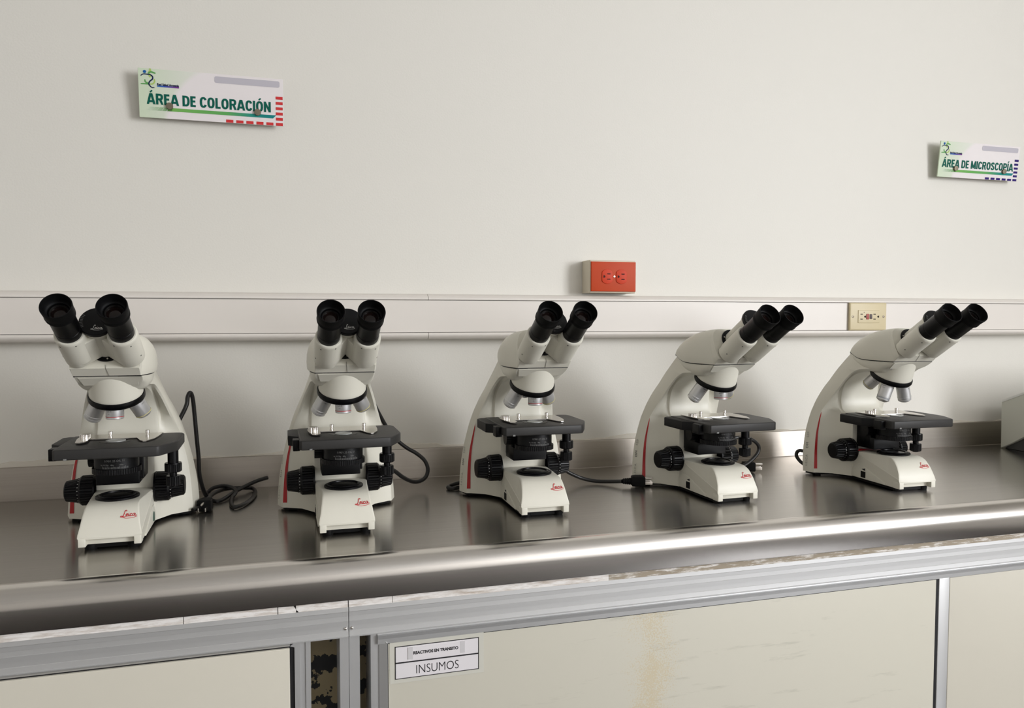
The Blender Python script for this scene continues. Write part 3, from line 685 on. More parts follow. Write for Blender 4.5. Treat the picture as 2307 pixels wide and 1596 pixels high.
def build_lower_head():
    # part of the arm casting under the seam: rings along y, slanting
    T = [(.090, .0450, .2868, .2620), (.078, .0480, .2835, .2560), (.066, .0500, .2790, .2545), (.052, .0525, .2758, .2535), (.034, .0545, .2740, .2500), (.010, .0552, .2732, .2475), (-.014, .0538, .2730, .2490), (-.034, .0512, .2730, .2525), (-.0500, .0486, .2730, .2545)]
    rings = []
    for y, wd, zt, zb in catmull(T, 3):
        h = zt-zb
        yb = y if y > -.01 else y+(.026)*min(1, (-.01-y)/.04)
        half = [(0, y, zt), (wd-.001, y, zt), (wd, y, zt-.001), (wd-.0005, y+(yb-y)*.3, zt-h*.35), (wd-.003, y+(yb-y)*.62, zt-h*.65), (wd-.008, yb, zb+h*.12), (wd-.013, yb, zb), (wd*.4, yb, zb-.0005), (0, yb, zb-.0005)]
        rings.append(mirror_ring(half))
    mb = MB(); mb.loft(rings); return mb.mesh('lower_head', M_white, 38)
def build_seam():
    T = [(.0895, .0448, .2872), (.078, .0474, .2838), (.066, .0494, .2793), (.052, .0519, .2761), (.034, .0539, .2743), (.010, .0546, .2735), (-.014, .0532, .2733), (-.034, .0506, .2733), (-.0495, .0482, .2733)]
    rings = [mirror_ring([(0, y, z-.0006), (wd*.5, y, z-.0006), (wd+.0008, y, z-.0009), (wd+.0008, y, z+.0020), (wd*.5, y, z+.0016), (0, y, z+.0016)]) for y, wd, z in catmull(T, 3)]
    return MB().loft(rings).mesh('seam', M_seam, 30)
def build_head():
    # slanting rings: bottom y / top y / half width / seam z / top z / shoulder
    T = [(.0905, .0905, .0445, .2878, .2895, .8), (.0800, .0840, .0490, .2850, .3040, .78), (.0660, .0690, .0530, .2805, .3170, .76), (.0480, .0500, .0565, .2765, .3265, .76), (.0260, .0280, .0590, .2750, .3345, .76),
         (.0020, .0070, .0582, .2745, .3395, .74), (-.0220, -.0080, .0552, .2744, .3420, .72), (-.0420, -.0200, .0520, .2744, .3432, .70), (-.0525, -.0280, .0496, .2744, .3435, .70)]
    rings = []
    def ring(yb, yt, wd, zb, zt, sh, kbot=None):
        h = zt-zb
        Y = lambda f: yb+(yt-yb)*f
        pts = [(0, 0), (.985, 0), (1.0, .03), (1.015, .22), (1.0, .45), (.965, .62), (.90, .77), (.80, .89), (.66, .965), (.45, .995), (0, 1.0)]
        return mirror_ring([(wd*a, Y(f), zb+h*f) for a, f in pts])
    for t in catmull(T, 3): rings.append(ring(*t))
    # chamfered front: K line stands forward of the seam, slanted face square to the tubes
    n = len(rings[-1])
    mb = MB(); mb.loft(rings, True, False)
    last = rings[-1]
    fr = []
    for x, y, z in last:
        # position on slanted face plane  t.p = .2115 , lifted at the bottom to the K line
        z2 = z if z > .2875 else .2869
        yy = -(.2115-.5446*z2)/.8387
        fr.append((x*(.995 if z > .30 else .998), yy, z2) if z > .2875 else (x, -.0655, .2869))
    mb.loft([last, fr], False, True)
    return mb.mesh('head', M_white, 32)
def build_hinge_plate():
    mb = MB(); mb.lathe([(.0262, -.003), (.0262, .0026), (.0252, .0036), (0, .0036)], 48, frame(FACE, TD)); return mb.mesh('hinge_plate', M_black, 40)
def build_hinge_screw():
    mb = MB()
    for x, n_ in ((.003, -.0225), (-.0205, .0085)): mb.lathe([(.0016, .0030), (.0014, .0044), (0, .0048)], 12, frame(FACE+ND*n_+V(x, 0, 0), TD))
    return mb.mesh('hinge_screw', M_bright, 40)
def build_barrel():
    return MB().lathe([(.0195, .000), (.0195, .0600), (.0220, .0635), (.0232, .0690), (.0222, .0705), (0, .0705)], 40, frame(FACE, TD)).mesh('hinge_barrel', M_white, 40)
def build_cap():
    return MB().lathe([(.0212, .0700), (.0245, .0710), (.0247, .0765), (.0236, .0777), (0, .0780)], 48, frame(FACE, TD)).mesh('hinge_cap', M_blackm, 40)
CAPC = FACE+TD*.0784
def build_cap_logo():
    mb = MB(); F_ = frame(CAPC, TD)      # x across, y up the slanted face
    script_logo(mb, lambda u, v: tuple(F_ @ Vector((-.006+u*.0165, -.0155+v*.0165, 0))))
    return mb.mesh('cap_lettering', M_print_w, 0)
def build_cap_scale():
    mb = MB(); F_ = frame(CAPC, TD)
    for k in range(9):
        a = math.radians(150+k*7.5); r0 = .0185
        c = Vector((math.cos(a), math.sin(a), 0)); t = Vector((-c.y, c.x, 0))
        mb.add([tuple(F_ @ (c*r0-t*.0003)), tuple(F_ @ (c*.0228-t*.0003)), tuple(F_ @ (c*.0228+t*.0003)), tuple(F_ @ (c*r0+t*.0003))], [(0, 1, 2, 3)])
    return mb.mesh('cap_scale', M_print_g, 0)

# --- base ----------------------------------------------------------
PROF = [(.0850, .0676), (.0500, .0680), (.0100, .0688), (-.0200, .0693), (-.0330, .0690), (-.0400, .0676), (-.0480, .0637), (-.0550, .0572), (-.0605, .0500), (-.0650, .0415), (-.0685, .0325), (-.0708, .0240)]
def base_top(y): return interp([(a, b) for a, b in reversed(PROF)], y)
def build_base():
    rings = []
    ys = [.085, .065, .045, .025, .005, -.015, -.028, -.036, -.042, -.048, -.053, -.058, -.062, -.0655, -.0685, -.0708]
    for y in ys:
        zt = base_top(y); t = max(0, min(1, (.070-y)/.137))
        wr = .0462-.0002*t; zr = min(zt-.001, .0660-(.0380)*t)
        wt = interp([(-.0708, .0448), (-.065, .0415), (-.055, .0392), (-.04, .0375), (-.03, .0372), (.07, .0458)], y)
        if y < -.066: zr = min(zr, zt-.0005); 
        zb = .0080 if y > -.056 else .0200
        half = [(0, y, zb), (.043, y, zb), (.0442, y, zb+.001), (wr-.0004, y, max(zb+.0012, zr-.0022)), (wr, y, max(zb+.0014, zr)), (wr-.0007, y, zr+.0007 if zt-zr > .002 else zr), (wt+.0014, y, max(zr+.0004, zt-.0016)), (wt+.0002, y, max(zr+.0006, zt-.0004)), (wt-.0016, y, zt), (wt*.5, y, zt+.0003), (0, y, zt+.0004)]
        rings.append(mirror_ring(half))
    y, last = -.0716, rings[-1]
    rings.append([(x*.998, -.0714, min(z, .0232)) for x, y_, z in last])
    mb = MB(); mb.loft(rings)
    for s in (-1, 1):   # front legs beside the notch
        a, b_ = sorted((s*.0345, s*.0452)); mb.box(a, b_, -.0716, -.0530, .0080, .0215, .0009)
    mb.box(-.0350, .0350, -.0600, -.0530, .0095, .0215, .0004)   # set-back panel in the notch
    return mb.mesh('base', M_white, 32)
def arc_pt(s, off):   # point on the front profile, s metres below the lens deck edge
    P = [Vector((0, y, z)) for y, z in PROF[4:]]; d = 0
    for a, b_ in zip(P, P[1:]):
        L = (b_-a).length
        if d+L >= s or b_ is P[-1]:
            p = a+(b_-a)*((s-d)/L); t = (b_-a).normalized(); nrm = Vector((0, t.z, -t.y)); return p+nrm*off if nrm.y < 0 else p-nrm*off
        d += L
def build_base_logo():
    mb = MB()
    def fm(u, v):
        p = arc_pt(.0362-v*.0240, .0008); return (.0142+u*.0235, p.y, p.z)
    script_logo(mb, fm); return mb.mesh('base_lettering', M_redlogo, 0)
def build_underplate():
    h = [(.0395, -.0545), (.0405, .0700), (.0430, .0960), (.0500, .1170), (.0640, .1290), (.0980, .1340), (.1050, .1600)]
    return MB().prism(h+[(-x, y) for x, y in reversed(h)], .0022, .0085, 'z').mesh('under_plate', M_rubber, 0)
def build_foot(): return MB().lathe([(.0085, 0), (.009, .001), (.009, .0085), (0, .0085)], 20).mesh('rubber_foot', M_rubber, 40)
def build_switch():
    mb = MB().box(-.0472, -.0440, .0300, .0445, .0118, .0255, .0004); return mb.mesh('power_switch', M_black, 0)
def build_switch_mark():
    return MB().add([(-.0466, .0310, .0275), (-.0466, .0425, .0300), (-.0466, .0310, .0330)], [(0, 1, 2)]).mesh('switch_mark', M_ink, 0)
def build_dial(): return MB().lathe([(.0085, 0), (.009, .001), (.009, .003), (.008, .004), (0, .0042)], 24, frame((.0432, .055, .020), (1, 0, 0), (0, 1, 0))).mesh('brightness_dial', M_greensw, 40)
def build_shroud(sgn):   # raised panel carrying the switch
    p = [(.085, .009), (-.030, .009), (-.030, .0125), (.030, .0345), (.050, .0405), (.060, .0400), (.072, .030), (.085, .012)]
    return MB().prism(p, sgn*.0425, sgn*.0464, 'x', None, .0008).mesh('side_panel', M_white, 35)
def build_fieldlens():
    return MB().lathe([(.0325, 0), (.0335, .001), (.0335, .0035), (.0320, .0045), (.0285, .0047), (.0275, .0062), (.0255, .0066), (.0240, .0060), (.0235, .0042), (0, .0042)], 56).mesh('field_lens_mount', M_black, 40)
def build_fieldglass(): return MB().lathe([(.0215, .0045), (.0200, .0048), (0, .0056)], 40).mesh('field_lens', MATS['lamp_glass'], 60)
mat('lamp_glass', srgb(9, 9, 10), .3, 0, .2)
# --- knobs ---------------------------------------------------------
def ribbed(mb, r0, z0, r1, z1, n, depth, M):
    """tapered drum with n flutes"""
    seg = n*4; rings = []
    for r, z in ((r0, z0), (r0+(r1-r0)*.5, (z0+z1)/2), (r1, z1)):
        rings.append([((r-(depth if k % 4 in (0,) else 0))*math.cos(2*PI*k/seg), (r-(depth if k % 4 in (0,) else 0))*math.sin(2*PI*k/seg), z) for k in range(seg)])
    mb.loft(rings, True, True, True, M)
def build_coarse(s):
    mb = MB(); Mx = frame((s*.0460, .080, .0675), (s, 0, 0), (0, 0, 1))
    ribbed(mb, .0262, .0035, .0258, .0225, 30, .0010, Mx); mb.lathe([(.0265, 0), (.0268, .003), (.0260, .0036)], 60, Mx); mb.lathe([(.0258, .0224), (.0235, .0255), (0, .0255)], 60, Mx); return mb.mesh('coarse_focus_knob', M_black, 28)
def build_fine(s):
    mb = MB(); Mx = frame((s*.0705, .080, .0675), (s, 0, 0), (0, 0, 1))
    mb.lathe([(.0215, 0), (.0215, .005), (.0205, .0052)], 48, Mx); ribbed(mb, .0208, .0050, .0175, .0230, 26, .0011, Mx); mb.lathe([(.0172, .0229), (.0150, .0248), (0, .0252)], 48, Mx); return mb.mesh('fine_focus_knob', M_black, 28)
def build_dots(s):
    mb = MB(); Mx = frame((s*.0705, .080, .0675), (s, 0, 0), (0, 0, 1))
    for k in range(22):
        a = 2*PI*k/22; c = Vector((math.cos(a), math.sin(a), 0)); t = Vector((-c.y, c.x, 0))
        q = [c*.0217+t*dx+Vector((0, 0, .0026+dz)) for dx, dz in ((-.0006, -.0007), (.0006, -.0007), (.0006, .0007), (-.0006, .0007))]
        mb.add([tuple(Mx @ p) for p in q], [(0, 1, 2, 3)])
    return mb.mesh('knob_scale', M_print_w, 0)
# --- nosepiece -----------------------------------------------------
NT = math.radians(25); NA = Vector((0, math.sin(NT), -math.cos(NT))); NC = Vector((0, .0100, .2425))
def build_cone():
    # white nosepiece housing between lower head and turret ring, square to the ring
    return MB().lathe([(.0405, -.0010), (.0410, .0005), (.0408, .004), (.0402, .012), (.0394, .022), (.0382, .046), (.0, .046)], 48, frame(NC, -NA)).mesh('nosepiece_housing', M_white, 40)
def build_front_panel():
    # thin inset panel on the sloping front of the lower head
    a = Vector((0, -.0477, .2712)); b_ = Vector((0, -.0287, .2575)); d = (b_-a).normalized(); n_ = Vector((0, d.z, -d.y)); n_ = n_ if n_.y < 0 else -n_
    vs = []
    for off, ins in ((-.002, 0), (.0000, 0), (.0004, .0006)):
        for x, p in ((-.0445+ins, a+d*ins), (.0445-ins, a+d*ins), (.0400-ins, b_-d*ins), (-.0400+ins, b_-d*ins)): vs.append((x, p.y+n_.y*off, p.z+n_.z*off))
    fs = [(8, 9, 10, 11)]
    for k in (0, 4):
        for i in range(4): fs.append((k+i, k+(i+1) % 4, k+4+(i+1) % 4, k+4+i))
    return MB().add(vs, fs).mesh('front_panel', M_white, 20)
def build_centre_joint():
    mb = MB()
    P_ = [Vector((.0012, -.0640+.0002, .2925)), Vector((.0012, -.0661, .2872)), Vector((.0035, -.0540, .2746))]
    for a, b_ in zip(P_, P_[1:]): mb.tube([tuple(a), tuple(b_)], .0003, 6)
    return mb.mesh('centre_joint', M_greyink, 0)
def build_ring():
    return MB().lathe([(.0400, -.0004), (.0424, .0002), (.0434, .0030), (.0434, .0078), (.0422, .0102), (.0385, .0118), (.0330, .0130), (.0200, .0145), (0, .0145)], 64, frame(NC, NA)).mesh('nosepiece_ring', M_black, 40)
OBJ = {'a': (.0305, .0215, 1.0, 'PLAN', 'ringred'), 'b': (.0300, .0365, 1.0, 'PLAN', 'yell'), 'c': (.0300, .0430, .98, 'PLAN', 'ringblue'), 'd': (.0300, .0450, 1.0, 'PLAN', 'ringwhite')}
def build_objective(kind):
    k_, L, sc_, txt, ring = OBJ[kind]; r = .0136*sc_
    mb = MB()
    # points downwards along +z from the mounting face
    if kind == 'a': pr = [(r, 0), (r, L-.0045), (r*.985, L-.0040), (r*.985, L-.0032), (r, L-.0028), (r*.99, L-.0006), (r*.93, L), (r*.5, L), (r*.45, L-.002), (0, L-.002)]
    elif kind == 'b': pr = [(r, 0), (r, L*.80), (r*.98, L*.82), (r*.98, L*.90), (r*.88, L*.97), (r*.80, L), (r*.35, L), (.0, L-.001)]
    else: pr = [(r, 0), (r, L*.70), (r*1.03, L*.71), (r*1.03, L*.76), (r*.96, L*.77), (r*.95, L*.82), (r*1.0, L*.83), (r*.98, L*.90), (r*.70, L*.965), (r*.45, L), (.0, L)]
    mb.lathe(pr, 40); return mb.mesh('objective', M_chrome, 30)
def build_objring(kind):
    k_, L, sc_, txt, ring = OBJ[kind]; r = .0136*sc_
    z = {'a': L-.0045, 'b': L*.86, 'c': L*.79, 'd': L*.72}[kind]
    return MB().lathe([(r*.99, z), (r*1.012, z+.0001), (r*1.012, z+.0011), (r*.99, z+.0012)], 40).mesh('colour_ring', MATS[{'ringred': 'red_ring', 'yell': 'yellow_ring', 'ringblue': 'blue_ring', 'ringwhite': 'white_ring'}[ring]], 40)
def build_objtext(kind):
    k_, L, sc_, txt, ring = OBJ[kind]; r = .0136*sc_+.00015; mb = MB()
    mag = {'a': ('4x/0.10', '\u221e/-'), 'b': ('10x/0.25', '\u221e/0.17'), 'c': ('40x/0.65', '\u221e/0.17'), 'd': ('100x/1.25', 'OIL')}[kind]
    Mf = Matrix(((1, 0, 0, 0), (0, -1, 0, 0), (0, 0, -1, 0), (0, 0, 0, 1)))   # lettering upright with the objective hanging down
    for a0 in (PI*.5, PI*1.17, PI*1.83):
        for j, (tx_, sz) in enumerate((('PLAN', .0034), (mag[0], .0030), (mag[1], .0026))):
            text_cyl(mb, r, -(.0045+.0040*j)-.001, a0, tx_, sz, Mf)
    return mb.mesh('lettering', M_ink, 0)
# --- viewing tubes -------------------------------------------------
def build_housing(s, half, drop):
    """white prism housing: cylinder round the tube with a web back to the hinge"""
    base = FACE+V(s*half, 0, 0)-ND*drop; mb = MB(); Mx = frame(base, TD)
    mb.lathe([(0, .006), (.0175, .006), (.0203, .0085), (.0214, .0135), (.0216, .020), (.0216, .0665), (.0212, .0710), (.0200, .0725), (.0170, .0725)], 44, Mx)
    # web: hull of the tube circle and a smaller circle at the hinge
    R1, R2 = .0214, .0135; F_ = frame(FACE, TD); c1 = Vector((s*half, -drop)); c2 = Vector((0, 0)); d = (c1-c2); L = d.length; ang = math.atan2(d.y, d.x); be = math.acos((R1-R2)/L)
    ring = []
    for k in range(15): a = ang-be+2*be*k/14; ring.append((c1.x+R1*math.cos(a), c1.y+R1*math.sin(a)))
    for k in range(15): a = ang+be+(2*PI-2*be)*k/14; ring.append((c2.x+R2*math.cos(a), c2.y+R2*math.sin(a)))
    z0, z1 = (.004, .058) if s < 0 else (.004, .054)
    mb.prism(ring, z0, z1, 'z', F_, .0012)
    return mb.mesh('tube_housing', M_white, 40)
def build_hscrews(s, half, drop):
    F_ = frame(FACE, TD); mb = MB(); c1 = Vector((s*half, -drop))
    for a, z in ((-90-s*28, .066), (-90+s*35, .062), (-90+s*62, .022)):
        an = math.radians(a); p = F_ @ Vector((c1.x+.0216*math.cos(an), c1.y+.0216*math.sin(an), z)); dr = (F_.to_3x3() @ Vector((math.cos(an), math.sin(an), 0)))
        mb.lathe([(.0013, -.0005), (.0013, .0003), (0, .0003)], 10, frame(p, dr, TD))
    return mb.mesh('housing_screw', M_greyink, 0)
EX = .0080
def build_eyepiece():
    # local frame: z along the tube, origin where tube leaves the housing
    return MB().lathe([(.0150, -.004), (.0176, -.004), (.0178, 0), (.0178, .0120), (.0174, .0124), (.0174, .0132), (.0178, .0136), (.0180, .0360+EX), (.0186, .0380+EX), (.0186, .0400+EX), (.0192, .0402+EX)], 44).mesh('eyepiece', M_black, 35)
def build_eyecup():
    return MB().lathe([(r, z+EX) for r, z in [(.0188, .0400), (.0205, .0415), (.0208, .0445), (.0200, .0462), (.0203, .0490), (.0214, .0640), (.0210, .0655), (.0200, .0655), (.0188, .0600), (.0178, .0520), (.0160, .0500), (.0150, .0495), (.0145, .0455), (.0125, .0450)]], 48).mesh('eyecup', M_rubber, 40)
def build_eyering(): return MB().lathe([(r, z+EX) for r, z in [(.0135, .0450), (.0130, .0482), (.0118, .0486), (.0112, .0470), (.0110, .0450)]], 40).mesh('lens_ring', M_chrome2, 40)
def build_eyelens(): return MB().lathe([(r, z+EX) for r, z in [(.0120, .0455), (.0090, .0470), (.0050, .0478), (0, .0480)]], 36).mesh('eye_lens', M_lens, 80)
M_chrome2 = mat('dark_chrome', srgb(70, 68, 66), .3, .8)
# --- stage and condenser -------------------------------------------
def build_stage():
    p = [(-.0760, -.0740), (-.0720, -.0780), (.0700, -.0780), (.0760, -.0752), (.0950, -.0350), (.0985, -.0250), (.0985, .0560), (.0940, .0680), (.0850, .0720), (-.0700, .0720), (-.0760, .0690)]
    return MB().prism(p, -.0165, 0.0, 'z', None, .0020).mesh('stage', M_stage, 40)
def build_stage_rail():   # fixed side arm seen at the left
    mb = MB().prism([(-.0930, -.0050), (-.0760, -.0240), (-.0700, -.0240), (-.0700, .0715), (-.0850, .0715), (-.0930, .0640)], -.0185, -.0012, 'z', None, .001)
    return mb.mesh('stage_arm', M_blackm, 35)
def build_stage_block():
    mb = MB().box(-.0860, -.0745, -.0560, -.0330, -.0205, -.0018, .0012); return mb.mesh('stage_block', M_black, 35)
def build_stage_tab(): return MB().box(-.0600, -.0555, -.0790, -.0770, -.0165, -.0138).mesh('stage_tab', M_print_g, 0)
def build_hole(): return MB().lathe([(.0245, -.001), (.0245, .00035), (.0180, .00035), (.0180, .0001), (0, .0001)], 40).mesh('stage_aperture', M_black, 0)
def build_toplens(): return MB().lathe([(.0150, 0), (.0150, .0011), (.0118, .0015), (.0112, .0009), (0, .0009)], 40).mesh('top_lens', M_glass, 40)
def build_clip():
    p = [(-.0540, .0600), (-.0540, .0280), (-.0480, .0120), (-.0440, .0090), (.0300, .0080), (.0330, -.0030), (.0390, -.0230), (.0450, -.0330), (.0500, -.0320), (.0590, -.0080), (.0620, .0180), (.0640, .0600)]
    return MB().prism(p, .0012, .0026, 'z').mesh('slide_holder', M_bright, 0)
def build_finger():
    p = [(-.0600, .0300), (-.0420, .0300), (-.0410, .0080), (-.0390, -.0140), (-.0400, -.0300), (-.0460, -.0370), (-.0540, -.0300), (-.0590, .0050)]
    return MB().prism(p, .0028, .0042, 'z').mesh('holder_finger', M_bright, 0)
def build_stud(): return MB().lathe([(.0024, .002), (.0024, .0042), (.0034, .0046), (.0036, .0090), (.0030, .0100), (0, .0102)], 18).mesh('holder_stud', M_bright, 40)
def build_thumb():
    mb = MB(); ribbed(mb, .0085, .0042, .0085, .0095, 20, .0005, None); mb.lathe([(.0083, .0094), (.0078, .0102), (0, .0104)], 40); return mb.mesh('thumb_nut', M_bright, 30)
def build_shaft():
    mb = MB(); c = Matrix.Translation((.0820, .0330, 0))
    mb.lathe([(.0088, -.015), (.0088, -.0540), (.0100, -.0545)], 28, c); mb.lathe([(.0060, -.05), (.0060, -.0880)], 20, c)
    return mb.mesh('drive_shaft', M_black, 40)
def build_shaftknob(i):
    mb = MB(); c = Matrix.Translation((.0820, .0330, 0))
    if i == 0: ribbed(mb, .0138, -.0480, .0138, -.0610, 26, .0006, c); mb.lathe([(.0132, -.0465), (.0137, -.0482)], 40, c); mb.lathe([(.0137, -.0608), (.0120, -.0625), (0, -.0625)], 40, c); mb.lathe([(0, -.0465), (.0132, -.0465)], 40, c)
    else: ribbed(mb, .0120, -.0700, .0120, -.0850, 24, .0006, c); mb.lathe([(0, -.0690), (.0114, -.0690), (.0119, -.0702)], 40, c); mb.lathe([(.0119, -.0848), (.0105, -.0862), (0, -.0862)], 40, c)
    return mb.mesh('drive_knob', M_black, 30)
CZ = 0.1160
def build_condenser():
    mb = MB(); mb.lathe([(.0120, -.0060), (.0260, -.0060), (.0335, -.0020), (.0335, .0260), (.0320, .0320), (.0200, .0325), (0, .0325)], 56); return mb.mesh('condenser', M_blackm, 40)
def build_condring():
    mb = MB(); ribbed(mb, .0368, -.0040, .0368, .0045, 60, .0005, None); return mb.mesh('condenser_ring', M_black, 25)
def build_condtext():
    mb = MB(); r = .0338
    text_cyl(mb, r, .0170, math.radians(-86), '0.90/1.25 OIL S1', .0046)
    for a, s_ in ((-121, '4x'), (-109, '10-20x'), (-92, '40x'), (-69, '100x')): text_cyl(mb, r, .0108, math.radians(a), s_, .0034)
    for k in range(23):
        a = math.radians(-118+k*3.0); L_ = .0042 if k % 5 == 0 else .0030; dw = .0085
        mb.add([(r*math.cos(a-dw), r*math.sin(a-dw), .0056), (r*math.cos(a+dw), r*math.sin(a+dw), .0056), (r*math.cos(a+dw), r*math.sin(a+dw), .0056+L_), (r*math.cos(a-dw), r*math.sin(a-dw), .0056+L_)], [(0, 1, 2, 3)])
    return mb.mesh('condenser_scale', M_print_g, 0)
def build_carrier():
    mb = MB().box(-.0360, .0310, .0180, .072, -.0300, -.0040, .0015).box(-.0360, .0360, .030, .0755, -.0240, .0310, .0015)
    return mb.mesh('condenser_carrier', M_black, 35)

def build_diaphragm_knob():
    mb = MB(); Mx = frame((-.0350, .034, .012), (-1, 0, 0), (0, 0, 1)); ribbed(mb, .0130, .0, .0128, .0130, 24, .0005, Mx); return mb.mesh('condenser_knob', M_black, 28)

def power_text():
    mb = MB(); a = Vector((-.1092, .1500, .020)); b_ = Vector((-.1003, .1560, .100)); xd = (b_-a).normalized(); nz = Vector((-1, -.24, 0)); nz = (nz-xd*nz.dot(xd)).normalized(); yd = nz.cross(xd)
    Mx = Matrix(((xd.x, yd.x, nz.x, a.x), (xd.y, yd.y, nz.y, a.y), (xd.z, yd.z, nz.z, a.z), (0, 0, 0, 1)))
    add_text(mb, Mx, 'LEICA', .0085, space=1.25); return mb, Mx
def build_side_text():
    mb, Mx = power_text(); add_text(mb, Mx @ Matrix.Translation((.066, 0, 0)), '500', .0085, space=1.1)
    mb.cur = 1; add_text(mb, Mx @ Matrix.Translation((.041, 0, 0)), 'DM', .0090, space=1.1)
    add_text(mb, Mx @ Matrix.Translation((.0412, .0001, .00002)), 'DM', .0090, space=1.1)
    return mb.mesh('model_lettering', [M_sidegrey, M_sidedark], 0)

def microscope(X, Y, th, half, dz, dy, turret, label, hyaw=0.0):
    t = empty('microscope', (X, Y, 0), th); tag(t, label, 'microscope', 'microscopes in a row on the steel worktop')
    def P(name, key, fn, parent=None, loc=None, rot=None):
        return ob(name, cached(key, fn), parent or t, loc, rot)
    base = P('base', 'base', build_base)
    P('base_lettering', 'blogo', build_base_logo, base); P('under_plate', 'uplate', build_underplate, base)
    for x, y in ((-.031, -.050), (.031, -.050), (-.084, .148), (.084, .148)): P('rubber_foot', 'foot', build_foot, base, (x, y, 0))
    for s in (-1, 1): P('side_panel', ('shroud', s), lambda s=s: build_shroud(s), base)
    P('power_switch', 'switch', build_switch, base); P('switch_mark', 'swmark', build_switch_mark, base); P('brightness_dial', 'dial', build_dial, base)
    fl = P('field_lens_mount', 'flens', build_fieldlens, None, (0, 0, .0690)); P('field_lens', 'fglass', build_fieldglass, fl)
    arm = P('arm', 'arm', build_arm)
    P('red_stripe', 'stripe', lambda: build_stripe(-1), arm)['label'] = 'red tapering stripe on the arm flank'
    P('lower_head', 'lhead', build_lower_head, arm); P('model_lettering', 'st1', build_side_text, arm)
    for s in (-1, 1):
        k = P('coarse_focus_knob', ('coarse', s), lambda s=s: build_coarse(s))
        k2 = P('fine_focus_knob', ('fine', s), lambda s=s: build_fine(s)); P('knob_scale', ('dots', s), lambda s=s: build_dots(s), k2)
    hd = P('head', 'head', build_head); P('seam', 'seam', build_seam, hd); P('hinge_plate', 'hplate', build_hinge_plate, hd); P('hinge_screw', 'hscrew', build_hinge_screw, hd)
    ba = P('hinge_barrel', 'barrel', build_barrel)
    cp = P('hinge_cap', 'cap', build_cap); P('cap_lettering', 'caplogo', build_cap_logo, cp); P('cap_scale', 'capscale', build_cap_scale, cp)
    drop = math.sqrt(.040**2-half**2); RZ = Matrix.Rotation(math.radians(hyaw), 4, 'Z')
    for q_ in (hd, ba, cp): q_.matrix_local = RZ
    for s in (-1, 1):
        hs = P('tube_housing', ('hous', s, half), lambda s=s: build_housing(s, half, drop)); hs.matrix_local = RZ; P('housing_screw', ('hscr', s, half), lambda s=s: build_hscrews(s, half, drop), hs)
        org = FACE+V(s*half, 0, 0)-ND*drop+TD*.0725; q = TD.to_track_quat('Z', 'Y').to_euler()
        e = P('eyepiece', 'eyep', build_eyepiece, None, org, q); e.matrix_local = RZ @ Matrix.LocRotScale(org, q, None); P('eyecup', 'ecup', build_eyecup, e); P('lens_ring', 'ering', build_eyering, e); P('eye_lens', 'elens', build_eyelens, e)
    P('front_panel', 'fpanel', build_front_panel, arm); P('centre_joint', 'cjoint', build_centre_joint, hd)
    P('nosepiece_housing', 'cone', build_cone); P('nosepiece_ring', 'nring', build_ring)
    F_ = frame(NC+NA*.0095, NA, (1, 0, 0))
    ax, ay = Vector((1, 0, 0)), NA.cross(Vector((1, 0, 0)))   # ay points forwards/backwards in the turret plane
    fwd = -ay if ay.y > 0 else ay
    for k, kind in enumerate('abcd'):   # front, right, back, left
        a = math.radians(turret+90*k); rad = fwd*math.cos(a)+ax*math.sin(a)
        d = (NA*math.cos(NT)+rad*math.sin(NT)).normalized(); org = NC+NA*.0115+rad*.0240
        q = frame(org, d, rad)
        o = P('objective', ('obj', kind), lambda kind=kind: build_objective(kind)); o.matrix_local = q
        P('colour_ring', ('objr', kind), lambda kind=kind: build_objring(kind), o); P('objective_lettering', ('objt', kind), lambda kind=kind: build_objtext(kind), o)
    zs = .1630+dz
    st = P('stage', 'stage', build_stage, None, (0, dy, zs))
    P('stage_arm', 'srail', build_stage_rail, st); P('stage_block', 'sblock', build_stage_block, st); P('stage_tab', 'stab', build_stage_tab, st)
    P('stage_aperture', 'shole', build_hole, st, (0, -.004-dy, 0)); P('top_lens', 'tlens', build_toplens, st, (0, -.004-dy, 0))
    P('slide_holder', 'clip', build_clip, st, (0, -dy*.6, 0)); P('holder_finger', 'finger', build_finger, st, (0, -dy*.6, 0)); P('thumb_nut', 'thumb', build_thumb, st, (-.0500, .0200-dy*.6, 0))
    for x in (-.0165, .0410): P('holder_stud', 'stud', build_stud, st, (x, .044-dy*.6, 0))
    P('drive_shaft', 'shaft', build_shaft, st)
    for i in (0, 1): P('drive_knob', ('sknob', i), lambda i=i: build_shaftknob(i), st)
    cd = P('condenser', 'cond', build_condenser, None, (0, 0, CZ+dz)); P('condenser_ring', 'condring', build_condring, cd); P('condenser_scale', 'condtext', build_condtext, cd); P('condenser_carrier', 'carrier', build_carrier, cd); P('condenser_knob', 'cknob', build_diaphragm_knob, cd)
    return t
microscope(-.2618, -.3546, .0058, .0358, .0005, -.002, 0, 'leftmost white binocular microscope, coiled black cord lying beside its base', -2.0)
microscope(.1030, -.3766, .0056, .0304, .0005, .010, 0, 'white binocular microscope facing the camera, second from the left')
microscope(.4610, -.3579, -.0124, .0310, .0050, .014, 0, 'middle white binocular microscope of the row, below the orange socket', 1.0)
microscope(.8545, -.3638, .0368, .0262, -.0020, -.008, 0, 'white binocular microscope between the loose plug and the beige socket', 3.0)
microscope(1.2791, -.3778, -.0257, .0308, -.0095, -.006, 135, 'rightmost white binocular microscope, two long objectives turned to the front')

